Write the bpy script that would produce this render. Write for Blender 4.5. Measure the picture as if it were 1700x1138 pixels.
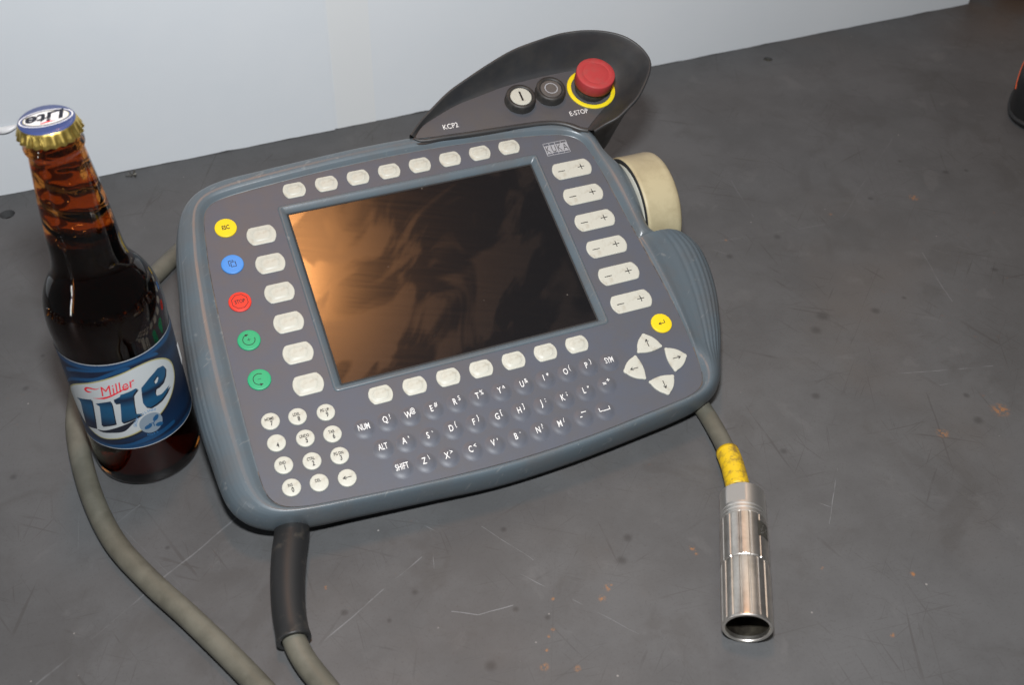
import bpy, bmesh, math, random
from mathutils import Vector, Matrix
random.seed(7)
S = 0.001                      # all measures below are millimetres
scene = bpy.context.scene
for o in list(bpy.data.objects): bpy.data.objects.remove(o)

# ------------------------------------------------------------------ camera
CAM = Vector((-161.839, -526.373, 522.724))
RIGHT = Vector((0.9322174, -0.3618183, 0.0076324))
DOWN = Vector((-0.2427299, -0.6407533, -0.7283663))
FWD = Vector((0.2684267, 0.6771431, -0.6851455))
FPX, PW, PH = 1897.43, 1700.0, 1138.0
cam = bpy.data.objects.new('camera', bpy.data.cameras.new('camera'))
scene.collection.objects.link(cam)
cm = Matrix((RIGHT, -DOWN, -FWD)).transposed().to_4x4()
cm.translation = CAM * S
cam.matrix_world = cm
cam.data.sensor_fit = 'HORIZONTAL'; cam.data.sensor_width = 36
cam.data.lens = FPX / PW * 36
cam.data.clip_start = 0.02; cam.data.clip_end = 20
cam.data.dof.use_dof = True; cam.data.dof.focus_distance = 0.70; cam.data.dof.aperture_fstop = 11
scene.camera = cam

# ------------------------------------------------------------------ light
world = bpy.data.worlds.new('World'); scene.world = world; world.use_nodes = True
bg = world.node_tree.nodes['Background']
bg.inputs[0].default_value = (0.92, 0.95, 1.0, 1); bg.inputs[1].default_value = 0.075

def area(name, loc, target, sx, sy, power, col, spread=180):
    l = bpy.data.lights.new(name, 'AREA'); l.shape = 'RECTANGLE'; l.size = sx*S; l.size_y = sy*S
    l.energy = power; l.color = col; l.spread = math.radians(spread)
    o = bpy.data.objects.new(name, l); scene.collection.objects.link(o)
    loc = Vector(loc); d = (Vector(target)-loc)
    o.matrix_world = Matrix.Translation(loc*S) @ d.to_track_quat('-Z', 'Y').to_matrix().to_4x4()
    return o
flash_pos = CAM - DOWN*150 - RIGHT*8
area('camera_flash', flash_pos, CAM + FWD*820 - DOWN*120 + RIGHT*90, 60, 38, 7.6, (0.955, 0.975, 1.0))
area('warm_shop_lamp', (72, 330, 1700), (0, 0, 0), 140, 240, 4.6, (1.0, 0.42, 0.13))
area('ceiling_lamp', (1100, 1300, 1900), (0, 0, 0), 1500, 500, 5.0, (1.0, 0.86, 0.72))
area('side_window', (-1700, -720, 330), (-200, -60, 120), 70, 520, 2.2, (0.95, 0.97, 1.0))

scene.view_settings.view_transform = 'Standard'; scene.view_settings.look = 'None'
scene.view_settings.exposure = 0; scene.view_settings.gamma = 1
scene.render.engine = 'CYCLES'
scene.cycles.max_bounces = 14; scene.cycles.transmission_bounces = 14; scene.cycles.glossy_bounces = 6
scene.cycles.caustics_refractive = False; scene.cycles.caustics_reflective = False

# ------------------------------------------------------------------ pixel helpers (a pixel is only a direction)
RD = Matrix(((0.93206397, -0.33353978, 0.14144954), (-0.23417825, -0.85255258, -0.46724153), (0.27643681, 0.40237458, -0.8727413)))
TD = Vector((-43.0227, -48.2177, 708.7286)); CD = -(RD.transposed() @ TD)
def dev(px, py, z=0.0):        # point of the pendant's own frame at height z above its key panel
    r = RD.transposed() @ Vector(((px-PW/2)/FPX, (py-PH/2)/FPX, 1))
    return CD + r*((z-CD.z)/r.z)
def tab(px, py, z=0.0):        # point at height z above the table
    r = RIGHT*((px-PW/2)/FPX) + DOWN*((py-PH/2)/FPX) + FWD
    return CAM + r*((z-CAM.z)/r.z)
HD = 71.933
MD = Matrix(((0.99993134, 0.00401649, 0.01100813), (0, 0.93942183, -0.34276322), (-0.01171798, 0.34273969, 0.93935733)))
DM = Matrix.Translation((0, 0, HD*S)) @ MD.to_4x4()      # pendant frame -> table frame (metres)
def lin(c):
    return tuple((v/255/12.92 if v/255 <= 0.04045 else ((v/255+0.055)/1.055)**2.4) for v in c)

# ------------------------------------------------------------------ materials
def mat(name, col=(0.5, 0.5, 0.5), rough=0.5, metal=0.0, spec=0.5, trans=0.0, ior=1.5, noise=None, bump=None, coat=0.0):
    m = bpy.data.materials.new(name); m.use_nodes = True
    nt = m.node_tree; b = nt.nodes['Principled BSDF']
    b.inputs['Base Color'].default_value = (*col, 1); b.inputs['Roughness'].default_value = rough
    b.inputs['Metallic'].default_value = metal; b.inputs['Specular IOR Level'].default_value = spec
    b.inputs['Transmission Weight'].default_value = trans; b.inputs['IOR'].default_value = ior
    b.inputs['Coat Weight'].default_value = coat
    tc = nt.nodes.new('ShaderNodeTexCoord')
    if noise:                   # (scale, dark factor, light factor, low, high)
        sc, c2, lo, hi = noise
        n = nt.nodes.new('ShaderNodeTexNoise'); n.inputs['Scale'].default_value = sc; n.inputs['Detail'].default_value = 6; n.inputs['Roughness'].default_value = 0.65
        nt.links.new(tc.outputs['Object'], n.inputs['Vector'])
        r = nt.nodes.new('ShaderNodeValToRGB'); r.color_ramp.elements[0].position = lo; r.color_ramp.elements[1].position = hi
        r.color_ramp.elements[0].color = (*c2, 1); r.color_ramp.elements[1].color = (*col, 1)
        nt.links.new(n.outputs['Fac'], r.inputs['Fac']); nt.links.new(r.outputs['Color'], b.inputs['Base Color'])
        mr = nt.nodes.new('ShaderNodeMapRange'); mr.inputs[3].default_value = rough*0.8; mr.inputs[4].default_value = min(1, rough*1.2)
        nt.links.new(n.outputs['Fac'], mr.inputs[0]); nt.links.new(mr.outputs[0], b.inputs['Roughness'])
    if bump:
        sc, st = bump
        n2 = nt.nodes.new('ShaderNodeTexNoise'); n2.inputs['Scale'].default_value = sc; n2.inputs['Detail'].default_value = 3
        nt.links.new(tc.outputs['Object'], n2.inputs['Vector'])
        bp = nt.nodes.new('ShaderNodeBump'); bp.inputs['Strength'].default_value = st; bp.inputs['Distance'].default_value = 0.0003
        nt.links.new(n2.outputs['Fac'], bp.inputs['Height']); nt.links.new(bp.outputs['Normal'], b.inputs['Normal'])
    return m

M = {}
M['housing'] = mat('housing_paint', (0.096, 0.122, 0.140), 0.32, noise=(38, (0.104, 0.116, 0.124), 0.36, 0.56), bump=(900, 0.12))
def scuffs(m, col, amount, scale=60):
    nt = m.node_tree; b = nt.nodes['Principled BSDF']; L = nt.links.new
    tc = nt.nodes.new('ShaderNodeTexCoord'); src = b.inputs['Base Color'].links[0].from_socket
    fac = None
    for a, sc in ((0.5, (scale, scale*9, scale)), (-0.8, (scale*8, scale, scale*2)), (0.0, (scale*2.2, scale*2.2, scale*2.2))):
        mp = nt.nodes.new('ShaderNodeMapping'); mp.vector_type = 'TEXTURE'; mp.inputs['Rotation'].default_value = (0, 0, a); mp.inputs['Scale'].default_value = tuple(1/q for q in sc)
        n = nt.nodes.new('ShaderNodeTexNoise'); n.inputs['Scale'].default_value = 1; n.inputs['Detail'].default_value = 3
        r = nt.nodes.new('ShaderNodeMapRange'); r.interpolation_type = 'SMOOTHSTEP'; r.inputs[1].default_value = .67; r.inputs[2].default_value = .74; r.inputs[4].default_value = amount
        L(tc.outputs['Object'], mp.inputs[0]); L(mp.outputs[0], n.inputs['Vector']); L(n.outputs['Fac'], r.inputs[0])
        if fac is None: fac = r.outputs[0]
        else:
            mx = nt.nodes.new('ShaderNodeMath'); mx.operation = 'MAXIMUM'; L(fac, mx.inputs[0]); L(r.outputs[0], mx.inputs[1]); fac = mx.outputs[0]
    mix = nt.nodes.new('ShaderNodeMix'); mix.data_type = 'RGBA'; L(fac, mix.inputs[0]); L(src, mix.inputs[6]); mix.inputs[7].default_value = (*col, 1); L(mix.outputs[2], b.inputs['Base Color'])
scuffs(M['housing'], (0.21, 0.22, 0.22), 0.5, 70)
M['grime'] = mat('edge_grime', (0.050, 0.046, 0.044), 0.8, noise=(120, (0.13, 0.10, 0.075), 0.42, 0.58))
M['seam'] = mat('seam', (0.02, 0.02, 0.02), 0.7)
M['panel'] = mat('panel_foil', (0.085, 0.094, 0.116), 0.42, spec=0.35, noise=(34, (0.092, 0.094, 0.104), 0.38, 0.6), bump=(700, 0.10))
M['key'] = mat('key_ivory', (0.49, 0.49, 0.425), 0.45, noise=(110, (0.36, 0.33, 0.26), 0.28, 0.46))
M['yellow'] = mat('key_yellow', (0.76, 0.56, 0.01), 0.45)
M['blue'] = mat('key_blue', (0.06, 0.24, 0.62), 0.45)
M['red'] = mat('key_red', (0.68, 0.035, 0.02), 0.45)
M['green'] = mat('key_green', (0.018, 0.33, 0.145), 0.45)
M['ink'] = mat('dark_print', (0.012, 0.012, 0.013), 0.6)
M['ink_white'] = mat('white_print', (0.72, 0.72, 0.70), 0.55)
M['ink_grey'] = mat('grey_print', (0.33, 0.34, 0.36), 0.5)
M['black'] = mat('black_plastic', (0.026, 0.027, 0.029), 0.45, noise=(45, (0.042, 0.040, 0.038), 0.35, 0.6), bump=(1500, 0.18))
M['guard_panel'] = mat('guard_panel', (0.070, 0.073, 0.083), 0.5, noise=(40, (0.078, 0.076, 0.076), 0.35, 0.6))
M['estop'] = mat('estop_red', (0.40, 0.035, 0.037), 0.6, noise=(120, (0.34, 0.055, 0.052), 0.3, 0.5))
M['ring'] = mat('yellow_ring', (0.80, 0.62, 0.01), 0.5, noise=(200, (0.5, 0.4, 0.03), 0.3, 0.42))
M['rubber'] = mat('black_rubber', (0.022, 0.021, 0.02), 0.55, noise=(60, (0.05, 0.045, 0.04), 0.38, 0.5))
M['knob'] = mat('knob_cream', (0.47, 0.41, 0.255), 0.5, noise=(40, (0.37, 0.315, 0.19), 0.38, 0.6))
M['cable'] = mat('cable_jacket', (0.130, 0.124, 0.097), 0.5, noise=(45, (0.092, 0.087, 0.067), 0.38, 0.6))
M['sleeve'] = mat('yellow_sleeve', (0.70, 0.46, 0.01), 0.5, noise=(160, (0.26, 0.17, 0.03), 0.36, 0.52))
M['boot'] = mat('boot_rubber', (0.017, 0.0175, 0.018), 0.46, noise=(60, (0.050, 0.045, 0.038), 0.34, 0.44))
M['steel'] = mat('nickel', (0.80, 0.76, 0.70), 0.36, metal=1.0, noise=(200, (0.66, 0.62, 0.56), 0.3, 0.6))
M['steel_matte'] = mat('milled_nickel', (0.72, 0.70, 0.66), 0.45, metal=1.0)
M['steel_dark'] = mat('nickel_mark', (0.10, 0.095, 0.08), 0.5, metal=0.6)
M['paper'] = mat('backdrop_paper', (0.75, 0.77, 0.785), 0.75, noise=(3.5, (0.69, 0.725, 0.755), 0.3, 0.7), bump=(60, 0.25))
M['paper2'] = mat('backdrop_paper_right', (0.755, 0.77, 0.78), 0.75, noise=(3.0, (0.70, 0.73, 0.755), 0.3, 0.7), bump=(60, 0.25))
M['tape'] = mat('backdrop_tape', (0.75, 0.76, 0.755), 0.6)
M['tool_black'] = mat('tool_black', (0.009, 0.0095, 0.010), 0.45)
M['tool_orange'] = mat('tool_orange', (0.78, 0.12, 0.03), 0.5)
M['wood'] = mat('brown_wood', (0.045, 0.028, 0.02), 0.7, noise=(30, (0.09, 0.045, 0.02), 0.4, 0.65))
M['gold'] = mat('cap_gold', (0.82, 0.60, 0.16), 0.36, metal=1.0)
M['cap_blue'] = mat('cap_blue', (0.042, 0.062, 0.17), 0.35, coat=0.3)
M['white'] = mat('label_white', (0.46, 0.485, 0.49), 0.45, noise=(260, (0.45, 0.45, 0.43), 0.27, 0.36))
M['cap_white'] = mat('cap_white', (0.80, 0.80, 0.80), 0.35)
M['label_gold'] = mat('label_gold', (0.36, 0.33, 0.16), 0.4)
M['label_red'] = mat('label_red', (0.68, 0.02, 0.035), 0.45)
M['label_black'] = mat('label_black', (0.010, 0.012, 0.022), 0.45)
M['label_sky'] = mat('label_sky', (0.008, 0.055, 0.14), 0.42)
M['hop_blue'] = mat('hop_blue', (0.012, 0.08, 0.19), 0.45)
M['badge'] = mat('badge_silver', (0.20, 0.25, 0.30), 0.4)
M['badge_ink'] = mat('badge_ink', (0.05, 0.20, 0.42), 0.5)

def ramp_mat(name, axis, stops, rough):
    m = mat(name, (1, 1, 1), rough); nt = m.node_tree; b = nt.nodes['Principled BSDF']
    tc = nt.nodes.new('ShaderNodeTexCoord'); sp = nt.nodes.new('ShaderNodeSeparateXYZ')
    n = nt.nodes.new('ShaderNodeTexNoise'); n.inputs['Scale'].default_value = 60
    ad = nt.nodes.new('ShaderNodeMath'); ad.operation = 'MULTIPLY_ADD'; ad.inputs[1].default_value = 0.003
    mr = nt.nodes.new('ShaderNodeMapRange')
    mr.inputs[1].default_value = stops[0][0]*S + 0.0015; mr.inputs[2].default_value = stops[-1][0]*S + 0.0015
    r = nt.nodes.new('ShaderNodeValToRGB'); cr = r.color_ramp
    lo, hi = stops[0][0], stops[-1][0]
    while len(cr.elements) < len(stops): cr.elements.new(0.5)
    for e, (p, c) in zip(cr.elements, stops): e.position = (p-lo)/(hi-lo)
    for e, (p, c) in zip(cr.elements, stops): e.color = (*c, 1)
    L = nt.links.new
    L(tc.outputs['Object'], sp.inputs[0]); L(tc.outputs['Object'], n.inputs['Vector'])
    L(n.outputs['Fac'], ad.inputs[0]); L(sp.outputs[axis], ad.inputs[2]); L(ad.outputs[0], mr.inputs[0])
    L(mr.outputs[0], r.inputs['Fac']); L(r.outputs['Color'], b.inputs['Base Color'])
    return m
NAVY, MID, BRI = (0.006, 0.012, 0.032), (0.005, 0.022, 0.062), (0.007, 0.055, 0.145)
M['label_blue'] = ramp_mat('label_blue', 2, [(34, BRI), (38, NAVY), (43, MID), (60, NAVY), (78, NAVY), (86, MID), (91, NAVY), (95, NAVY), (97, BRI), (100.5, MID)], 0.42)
M['lite_ink'] = ramp_mat('lite_ink', 2, [(44, NAVY), (52, NAVY), (60, (0.008, 0.062, 0.13)), (67, (0.008, 0.07, 0.15)), (73, NAVY), (76, (0.008, 0.065, 0.14)), (84, (0.008, 0.06, 0.13))], 0.42)

def glass_mat(name, col, ior, rough):
    m = mat(name, col, rough, trans=1.0, ior=ior, spec=0.5); return m
M['glass'] = glass_mat('amber_glass', (0.51, 0.175, 0.03), 1.5, 0.0)
M['beer'] = glass_mat('beer', (0.06, 0.027, 0.014), 1.34, 0.0)

# screen: dark glass with hand smears (roughness and a thin greasy film)
def screen_mat():
    m = mat('screen_glass', (0.006, 0.006, 0.007), 0.1, spec=0.9); nt = m.node_tree; b = nt.nodes['Principled BSDF']; L = nt.links.new
    tc = nt.nodes.new('ShaderNodeTexCoord')
    mp = nt.nodes.new('ShaderNodeMapping'); mp.vector_type = 'TEXTURE'; mp.inputs['Rotation'].default_value = (0, 0, 0.7); mp.inputs['Scale'].default_value = (1/14, 1/26, 1)
    n = nt.nodes.new('ShaderNodeTexNoise'); n.inputs['Scale'].default_value = 1.0; n.inputs['Detail'].default_value = 3; n.inputs['Distortion'].default_value = 1.1
    L(tc.outputs['Object'], mp.inputs[0]); L(mp.outputs[0], n.inputs['Vector'])
    mp2 = nt.nodes.new('ShaderNodeMapping'); mp2.vector_type = 'TEXTURE'; mp2.inputs['Rotation'].default_value = (0, 0, -0.35); mp2.inputs['Scale'].default_value = (1/25, 1/420, 1)
    n2 = nt.nodes.new('ShaderNodeTexNoise'); n2.inputs['Scale'].default_value = 1.0; n2.inputs['Detail'].default_value = 5
    L(tc.outputs['Object'], mp2.inputs[0]); L(mp2.outputs[0], n2.inputs['Vector'])
    mr = nt.nodes.new('ShaderNodeMapRange'); mr.interpolation_type = 'SMOOTHSTEP'
    mr.inputs[1].default_value = 0.45; mr.inputs[2].default_value = 0.56; mr.inputs[3].default_value = 0.14; mr.inputs[4].default_value = 0.22
    L(n.outputs['Fac'], mr.inputs[0])
    ad = nt.nodes.new('ShaderNodeMath'); ad.operation = 'MULTIPLY_ADD'; ad.inputs[1].default_value = 0.06
    L(n2.outputs['Fac'], ad.inputs[0]); L(mr.outputs[0], ad.inputs[2]); L(ad.outputs[0], b.inputs['Roughness'])
    vo = nt.nodes.new('ShaderNodeTexVoronoi'); vo.inputs['Scale'].default_value = 70
    L(tc.outputs['Object'], vo.inputs['Vector'])
    lt = nt.nodes.new('ShaderNodeMapRange'); lt.inputs[1].default_value = 0.05; lt.inputs[2].default_value = 0.02; lt.inputs[3].default_value = 0; lt.inputs[4].default_value = 1
    L(vo.outputs['Distance'], lt.inputs[0])
    mx = nt.nodes.new('ShaderNodeMix'); mx.data_type = 'RGBA'; mx.inputs[6].default_value = (0.006, 0.006, 0.007, 1); mx.inputs[7].default_value = (0.10, 0.09, 0.08, 1)
    L(lt.outputs[0], mx.inputs[0]); L(mx.outputs[2], b.inputs['Base Color'])
    return m
M['screen'] = screen_mat()

# table: worn dark grey enamel with scratches, oil spots and rust
def table_mat():
    m = mat('table_enamel', (0.08, 0.08, 0.08), 0.5); nt = m.node_tree; b = nt.nodes['Principled BSDF']; L = nt.links.new
    tc = nt.nodes.new('ShaderNodeTexCoord'); P = tc.outputs['Object']
    def noise(scale, detail, rot=0, sc=(1, 1, 1), rough=0.6, dist=0):
        mp = nt.nodes.new('ShaderNodeMapping'); mp.vector_type = 'TEXTURE'; mp.inputs['Rotation'].default_value = (0, 0, rot); mp.inputs['Scale'].default_value = tuple(1/q for q in sc)
        n = nt.nodes.new('ShaderNodeTexNoise'); n.inputs['Scale'].default_value = scale; n.inputs['Detail'].default_value = detail
        n.inputs['Roughness'].default_value = rough; n.inputs['Distortion'].default_value = dist
        L(P, mp.inputs[0]); L(mp.outputs[0], n.inputs['Vector']); return n.outputs['Fac']
    def rng(x, a, bb, c=0.0, d=1.0):
        r = nt.nodes.new('ShaderNodeMapRange'); r.interpolation_type = 'SMOOTHSTEP'
        for i, v in enumerate((a, bb, c, d)): r.inputs[i+1].default_value = v
        L(x, r.inputs[0]); return r.outputs[0]
    def mth(op, x, y):
        r = nt.nodes.new('ShaderNodeMath'); r.operation = op
        for i, v in enumerate((x, y)):
            if isinstance(v, (int, float)): r.inputs[i].default_value = v
            else: L(v, r.inputs[i])
        return r.outputs[0]
    def vm(op, x, y=None):
        r = nt.nodes.new('ShaderNodeVectorMath'); r.operation = op
        for i, v in enumerate((x, y)):
            if v is None: continue
            if isinstance(v, (tuple, Vector)): r.inputs[i].default_value = v
            else: L(v, r.inputs[i])
        return r
    def mixc(fac, a, col):
        r = nt.nodes.new('ShaderNodeMix'); r.data_type = 'RGBA'
        L(fac, r.inputs[0])
        if isinstance(a, tuple): r.inputs[6].default_value = (*a, 1)
        else: L(a, r.inputs[6])
        r.inputs[7].default_value = (*col, 1); return r.outputs[2]
    base = mixc(rng(noise(9, 8, rough=0.7), 0.35, 0.65), (0.078, 0.079, 0.080), (0.099, 0.101, 0.103))
    base = mixc(rng(noise(5, 4), 0.52, 0.75, 0, 0.5), base, (0.094, 0.083, 0.075))
    # hairline scratches in several directions
    breakup = rng(noise(22, 3), 0.42, 0.62)
    sc_all = None
    for i, (a, k, lo) in enumerate(((0.3, 330, .665), (1.15, 380, .66), (-0.55, 300, .67), (1.9, 350, .665), (-1.2, 420, .66), (0.75, 500, .655), (2.5, 450, .66), (-0.1, 560, .655), (1.55, 620, .655))):
        s = rng(noise(1.0, 2.5, rot=a, sc=(9+i, k, 1+.3*i), rough=0.5, dist=0.9), lo, lo+.06)
        sc_all = s if sc_all is None else mth('MAXIMUM', sc_all, s)
    dark = mth('MULTIPLY', sc_all, breakup)
    base = mixc(mth('MULTIPLY', dark, 0.36), base, (0.042, 0.038, 0.035))
    sc2 = None
    for i, (a, k) in enumerate(((0.55, 210), (-0.9, 230), (1.45, 200))):
        s = rng(noise(1.0, 2, rot=a, sc=(5+i, k, 1.7+i), rough=0.5, dist=0.2), 0.725, 0.77)
        sc2 = s if sc2 is None else mth('MAXIMUM', sc2, s)
    base = mixc(mth('MULTIPLY', mth('MULTIPLY', sc2, rng(noise(16, 3), 0.48, 0.6)), 0.45), base, (0.19, 0.19, 0.19))
    # long scratches seen in the photograph (end points on the table, mm) and their width
    wob = vm('SCALE', vm('SUBTRACT', nt_noise_col(nt, L, P, 26), (0.5, 0.5, 0.5)).outputs[0]); wob.inputs['Scale'].default_value = 0.004
    PW_ = vm('ADD', P, wob.outputs[0]).outputs[0]
    lines = [((60, 1138), (560, 720), 1.5, .30), ((520, 1080), (700, 925), 1.1, .40), ((690, 865), (940, 992), .7, .45), ((800, 875), (885, 930), .6, .35),
             ((940, 992), (1060, 1055), .6, .3), ((750, 1017), (795, 1022), .8, .6), ((795, 1022), (852, 1006), .8, .6), ((1391, 778), (1377, 870), .7, .5),
             ((1325, 823), (1380, 842), .7, .5), ((1490, 621), (1650, 607), .8, .45), ((1560, 640), (1630, 628), .7, .3), ((1190, 400), (1370, 373), .8, .22),
             ((1215, 300), (1250, 360), 1.2, .2), ((1530, 420), (1580, 500), 1.2, .25), ((1400, 360), (1480, 230), 1.2, .12), ((100, 780), (330, 1000), .8, .12),
             ((715, 880), (722, 960), .6, .3), ((190, 870), (230, 840), 1.6, .3)]
    msk = None
    for (p, q, w, al) in lines:
        A = tab(*p)*S; B = tab(*q)*S; dd = B-A
        pa = vm('SUBTRACT', PW_, A).outputs[0]
        dt = vm('DOT_PRODUCT', pa, tuple(dd/dd.length_squared)).outputs['Value']
        cl = nt.nodes.new('ShaderNodeClamp'); L(dt, cl.inputs[0])
        sc = vm('SCALE', tuple(dd)); L(cl.outputs[0], sc.inputs['Scale'])
        ds = vm('LENGTH', vm('SUBTRACT', pa, sc.outputs[0]).outputs[0]).outputs['Value']
        mk = rng(ds, w*0.5*S, w*0.12*S, 0, al)
        msk = mk if msk is None else mth('MAXIMUM', msk, mk)
    msk = mth('MULTIPLY', msk, rng(noise(55, 4), 0.30, 0.55, 0.25, 1))
    base = mixc(msk, base, (0.27, 0.28, 0.29))
    # fine speckle, rubbed greasy patches and tiny pale chips
    base = mixc(rng(noise(700, 2), 0.55, 0.75, 0, 0.35), base, (0.055, 0.052, 0.05))
    base = mixc(mth('MULTIPLY', rng(noise(17, 5, dist=.8), 0.55, 0.68), 0.30), base, (0.055, 0.052, 0.049))
    base = mixc(mth('MULTIPLY', rng(noise(30, 6, dist=.5), 0.60, 0.70), 0.22), base, (0.15, 0.15, 0.15))
    vo = nt.nodes.new('ShaderNodeTexVoronoi'); vo.inputs['Scale'].default_value = 55; L(P, vo.inputs['Vector'])
    base = mixc(mth('MULTIPLY', rng(vo.outputs['Distance'], 0.045, 0.02), rng(noise(40, 2), 0.5, 0.55)), base, (0.24, 0.23, 0.22))
    # spots: oil (dark) and rust (orange)
    def spots(lst, soft, amp):
        mk = None
        for (px, py, r) in lst:
            ds = vm('DISTANCE', PW_, tab(px, py)*S).outputs['Value']
            k = rng(ds, r*S*(1+soft), r*S*(1-soft), 0, amp)
            mk = k if mk is None else mth('MAXIMUM', mk, k)
        return mk
    oil = [(1366, 525, 3.8), (1354, 548, 3.2), (1453, 517, 2.8), (1291, 393, 2.4), (1211, 426, 2.2), (1446, 330, 1.8), (1355, 659, 2.4), (1300, 750, 2.0), (1623, 697, 2.8), (1603, 656, 1.8), (1652, 448, 2.2), (1500, 495, 1.6), (1032, 932, 2.6), (1043, 893, 2.2), (814, 1108, 2.6), (836, 880, 1.6), (857, 1012, 1.5), (690, 985, 1.6), (647, 1031, 1.2), (570, 1018, 1.8), (911, 1027, 1.4), (44, 647, 1.8), (22, 792, 2.0), (1570, 286, 2.4), (1604, 283, 1.8), (1494, 268, 1.6), (277, 910, 1.2), (70, 592, 1.3)]
    base = mixc(spots(oil, 0.7, 0.45), base, (0.022, 0.021, 0.02))
    rust = [(1517, 328, 2.6), (1379, 356, 1.0), (1008, 978, 1.6), (1012, 975, 1.2), (1000, 995, 1.6), (920, 995, 0.9), (921, 1048, 1.0), (914, 1058, .8), (909, 1081, .9), (904, 1108, 1.6), (1150, 910, 1.2), (1155, 918, 1.3), (1366, 943, .9), (1515, 955, 1.2), (540, 976, .9), (1480, 1055, 1.2), (1565, 720, 2.6), (1660, 680, 4.0), (1205, 398, .8), (960, 1110, 1.3)]
    base = mixc(mth('MULTIPLY', spots(rust, 0.95, 0.75), rng(noise(420, 3), 0.42, 0.60)), base, (0.36, 0.15, 0.040))
    rs = mth('MULTIPLY', rng(noise(120, 3), 0.66, 0.78), rng(noise(4, 2), 0.5, 0.7))
    base = mixc(mth('MULTIPLY', rs, 0.35), base, (0.20, 0.07, 0.025))
    # rusty grime at the far right end
    sp = nt.nodes.new('ShaderNodeSeparateXYZ'); L(P, sp.inputs[0])
    gr = mth('MULTIPLY', rng(sp.outputs[0], 0.52, 0.72), mth('MULTIPLY', rng(sp.outputs[1], 0.16, 0.28), rng(noise(14, 5), 0.35, 0.6)))
    base = mixc(mth('MULTIPLY', gr, 0.7), base, (0.075, 0.042, 0.022))
    L(base, b.inputs['Base Color'])
    rg = rng(noise(14, 6), 0.3, 0.7, 0.36, 0.50)
    L(mth('ADD', rg, mth('MULTIPLY', dark, 0.1)), b.inputs['Roughness'])
    bp = nt.nodes.new('ShaderNodeBump'); bp.inputs['Strength'].default_value = 0.10; bp.inputs['Distance'].default_value = 0.0004
    L(noise(260, 4), bp.inputs['Height']); L(bp.outputs['Normal'], b.inputs['Normal'])
    b.inputs['Specular IOR Level'].default_value = 0.35
    return m
def nt_noise_col(nt, L, P, sc):
    n = nt.nodes.new('ShaderNodeTexNoise'); n.inputs['Scale'].default_value = sc; n.inputs['Detail'].default_value = 3
    L(P, n.inputs['Vector']); return n.outputs['Color']
M['table'] = table_mat()
M['hole'] = mat('hole_shade', (0.010, 0.007, 0.006), 0.9, spec=0.1)

# ------------------------------------------------------------------ mesh helpers
COL = scene.collection
def obj(name, verts, faces, m, parent=None, matrix=None, smooth=True, angle=40):
    me = bpy.data.meshes.new(name)
    me.from_pydata([tuple(Vector(v)*S) for v in verts], [], faces)
    return obj_me(name, me, m, parent, matrix, smooth, angle)
def obj_me(name, me, m, parent=None, matrix=None, smooth=True, angle=40):
    bm = bmesh.new(); bm.from_mesh(me)
    bmesh.ops.recalc_face_normals(bm, faces=bm.faces)
    if smooth:
        for f in bm.faces: f.smooth = True
        for e in bm.edges:
            if len(e.link_faces) == 2 and e.calc_face_angle(0) > math.radians(angle): e.smooth = False
    bm.to_mesh(me); bm.free()
    if not me.materials: me.materials.append(m)
    o = bpy.data.objects.new(name, me); COL.objects.link(o)
    if parent: o.parent = parent
    if matrix is not None: o.matrix_local = matrix
    return o
def thing(name, label, cat, loc=(0, 0, 0), group=None, rot=None):
    o = bpy.data.objects.new(name, None); COL.objects.link(o); o.empty_display_size = 0.01
    o.location = Vector(loc)*S
    if rot: o.rotation_euler = rot
    o['label'] = label; o['category'] = cat
    if group: o['group'] = group
    return o
def catmull(pts, n, closed=True):
    P = [Vector(p) for p in pts]; N = len(P); out = []
    segs = N if closed else N-1
    dense = []
    for i in range(segs):
        if closed: a, b, c, d = P[i-1], P[i], P[(i+1) % N], P[(i+2) % N]
        else: a, b, c, d = P[max(i-1, 0)], P[i], P[i+1], P[min(i+2, N-1)]
        # centripetal Catmull-Rom
        t0 = 0; t1 = t0+max((b-a).length, 1e-4)**.5; t2 = t1+max((c-b).length, 1e-4)**.5; t3 = t2+max((d-c).length, 1e-4)**.5
        for j in range(16):
            t = t1+(t2-t1)*j/16
            A1 = a*((t1-t)/(t1-t0))+b*((t-t0)/(t1-t0)); A2 = b*((t2-t)/(t2-t1))+c*((t-t1)/(t2-t1)); A3 = c*((t3-t)/(t3-t2))+d*((t-t2)/(t3-t2))
            B1 = A1*((t2-t)/(t2-t0))+A2*((t-t0)/(t2-t0)); B2 = A2*((t3-t)/(t3-t1))+A3*((t-t1)/(t3-t1))
            dense.append(B1*((t2-t)/(t2-t1))+B2*((t-t1)/(t2-t1)))
    if not closed: dense.append(P[-1].copy())
    return resample(dense, n, closed)
def resample(P, n, closed=True):
    P = [Vector(p) for p in P]
    Q = P+[P[0]] if closed else P
    L = [0]
    for i in range(1, len(Q)): L.append(L[-1]+(Q[i]-Q[i-1]).length)
    out = []; k = 0
    for j in range(n):
        s = L[-1]*j/(n if closed else n-1)
        while k < len(L)-2 and L[k+1] < s: k += 1
        d = L[k+1]-L[k]; t = 0 if d < 1e-9 else (s-L[k])/d
        out.append(Q[k].lerp(Q[k+1], min(max(t, 0), 1)))
    return out
def loft(rings, closed=True, cap0=False, cap1=False):
    v = []; f = []; n = len(rings[0])
    for r in rings: v += [tuple(p) for p in r]
    for i in range(len(rings)-1):
        for j in range(n if closed else n-1):
            k = (j+1) % n
            f.append((i*n+j, i*n+k, (i+1)*n+k, (i+1)*n+j))
    if cap0: f.append(tuple(range(n))[::-1])
    if cap1: f.append(tuple((len(rings)-1)*n+j for j in range(n)))
    return v, f
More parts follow.
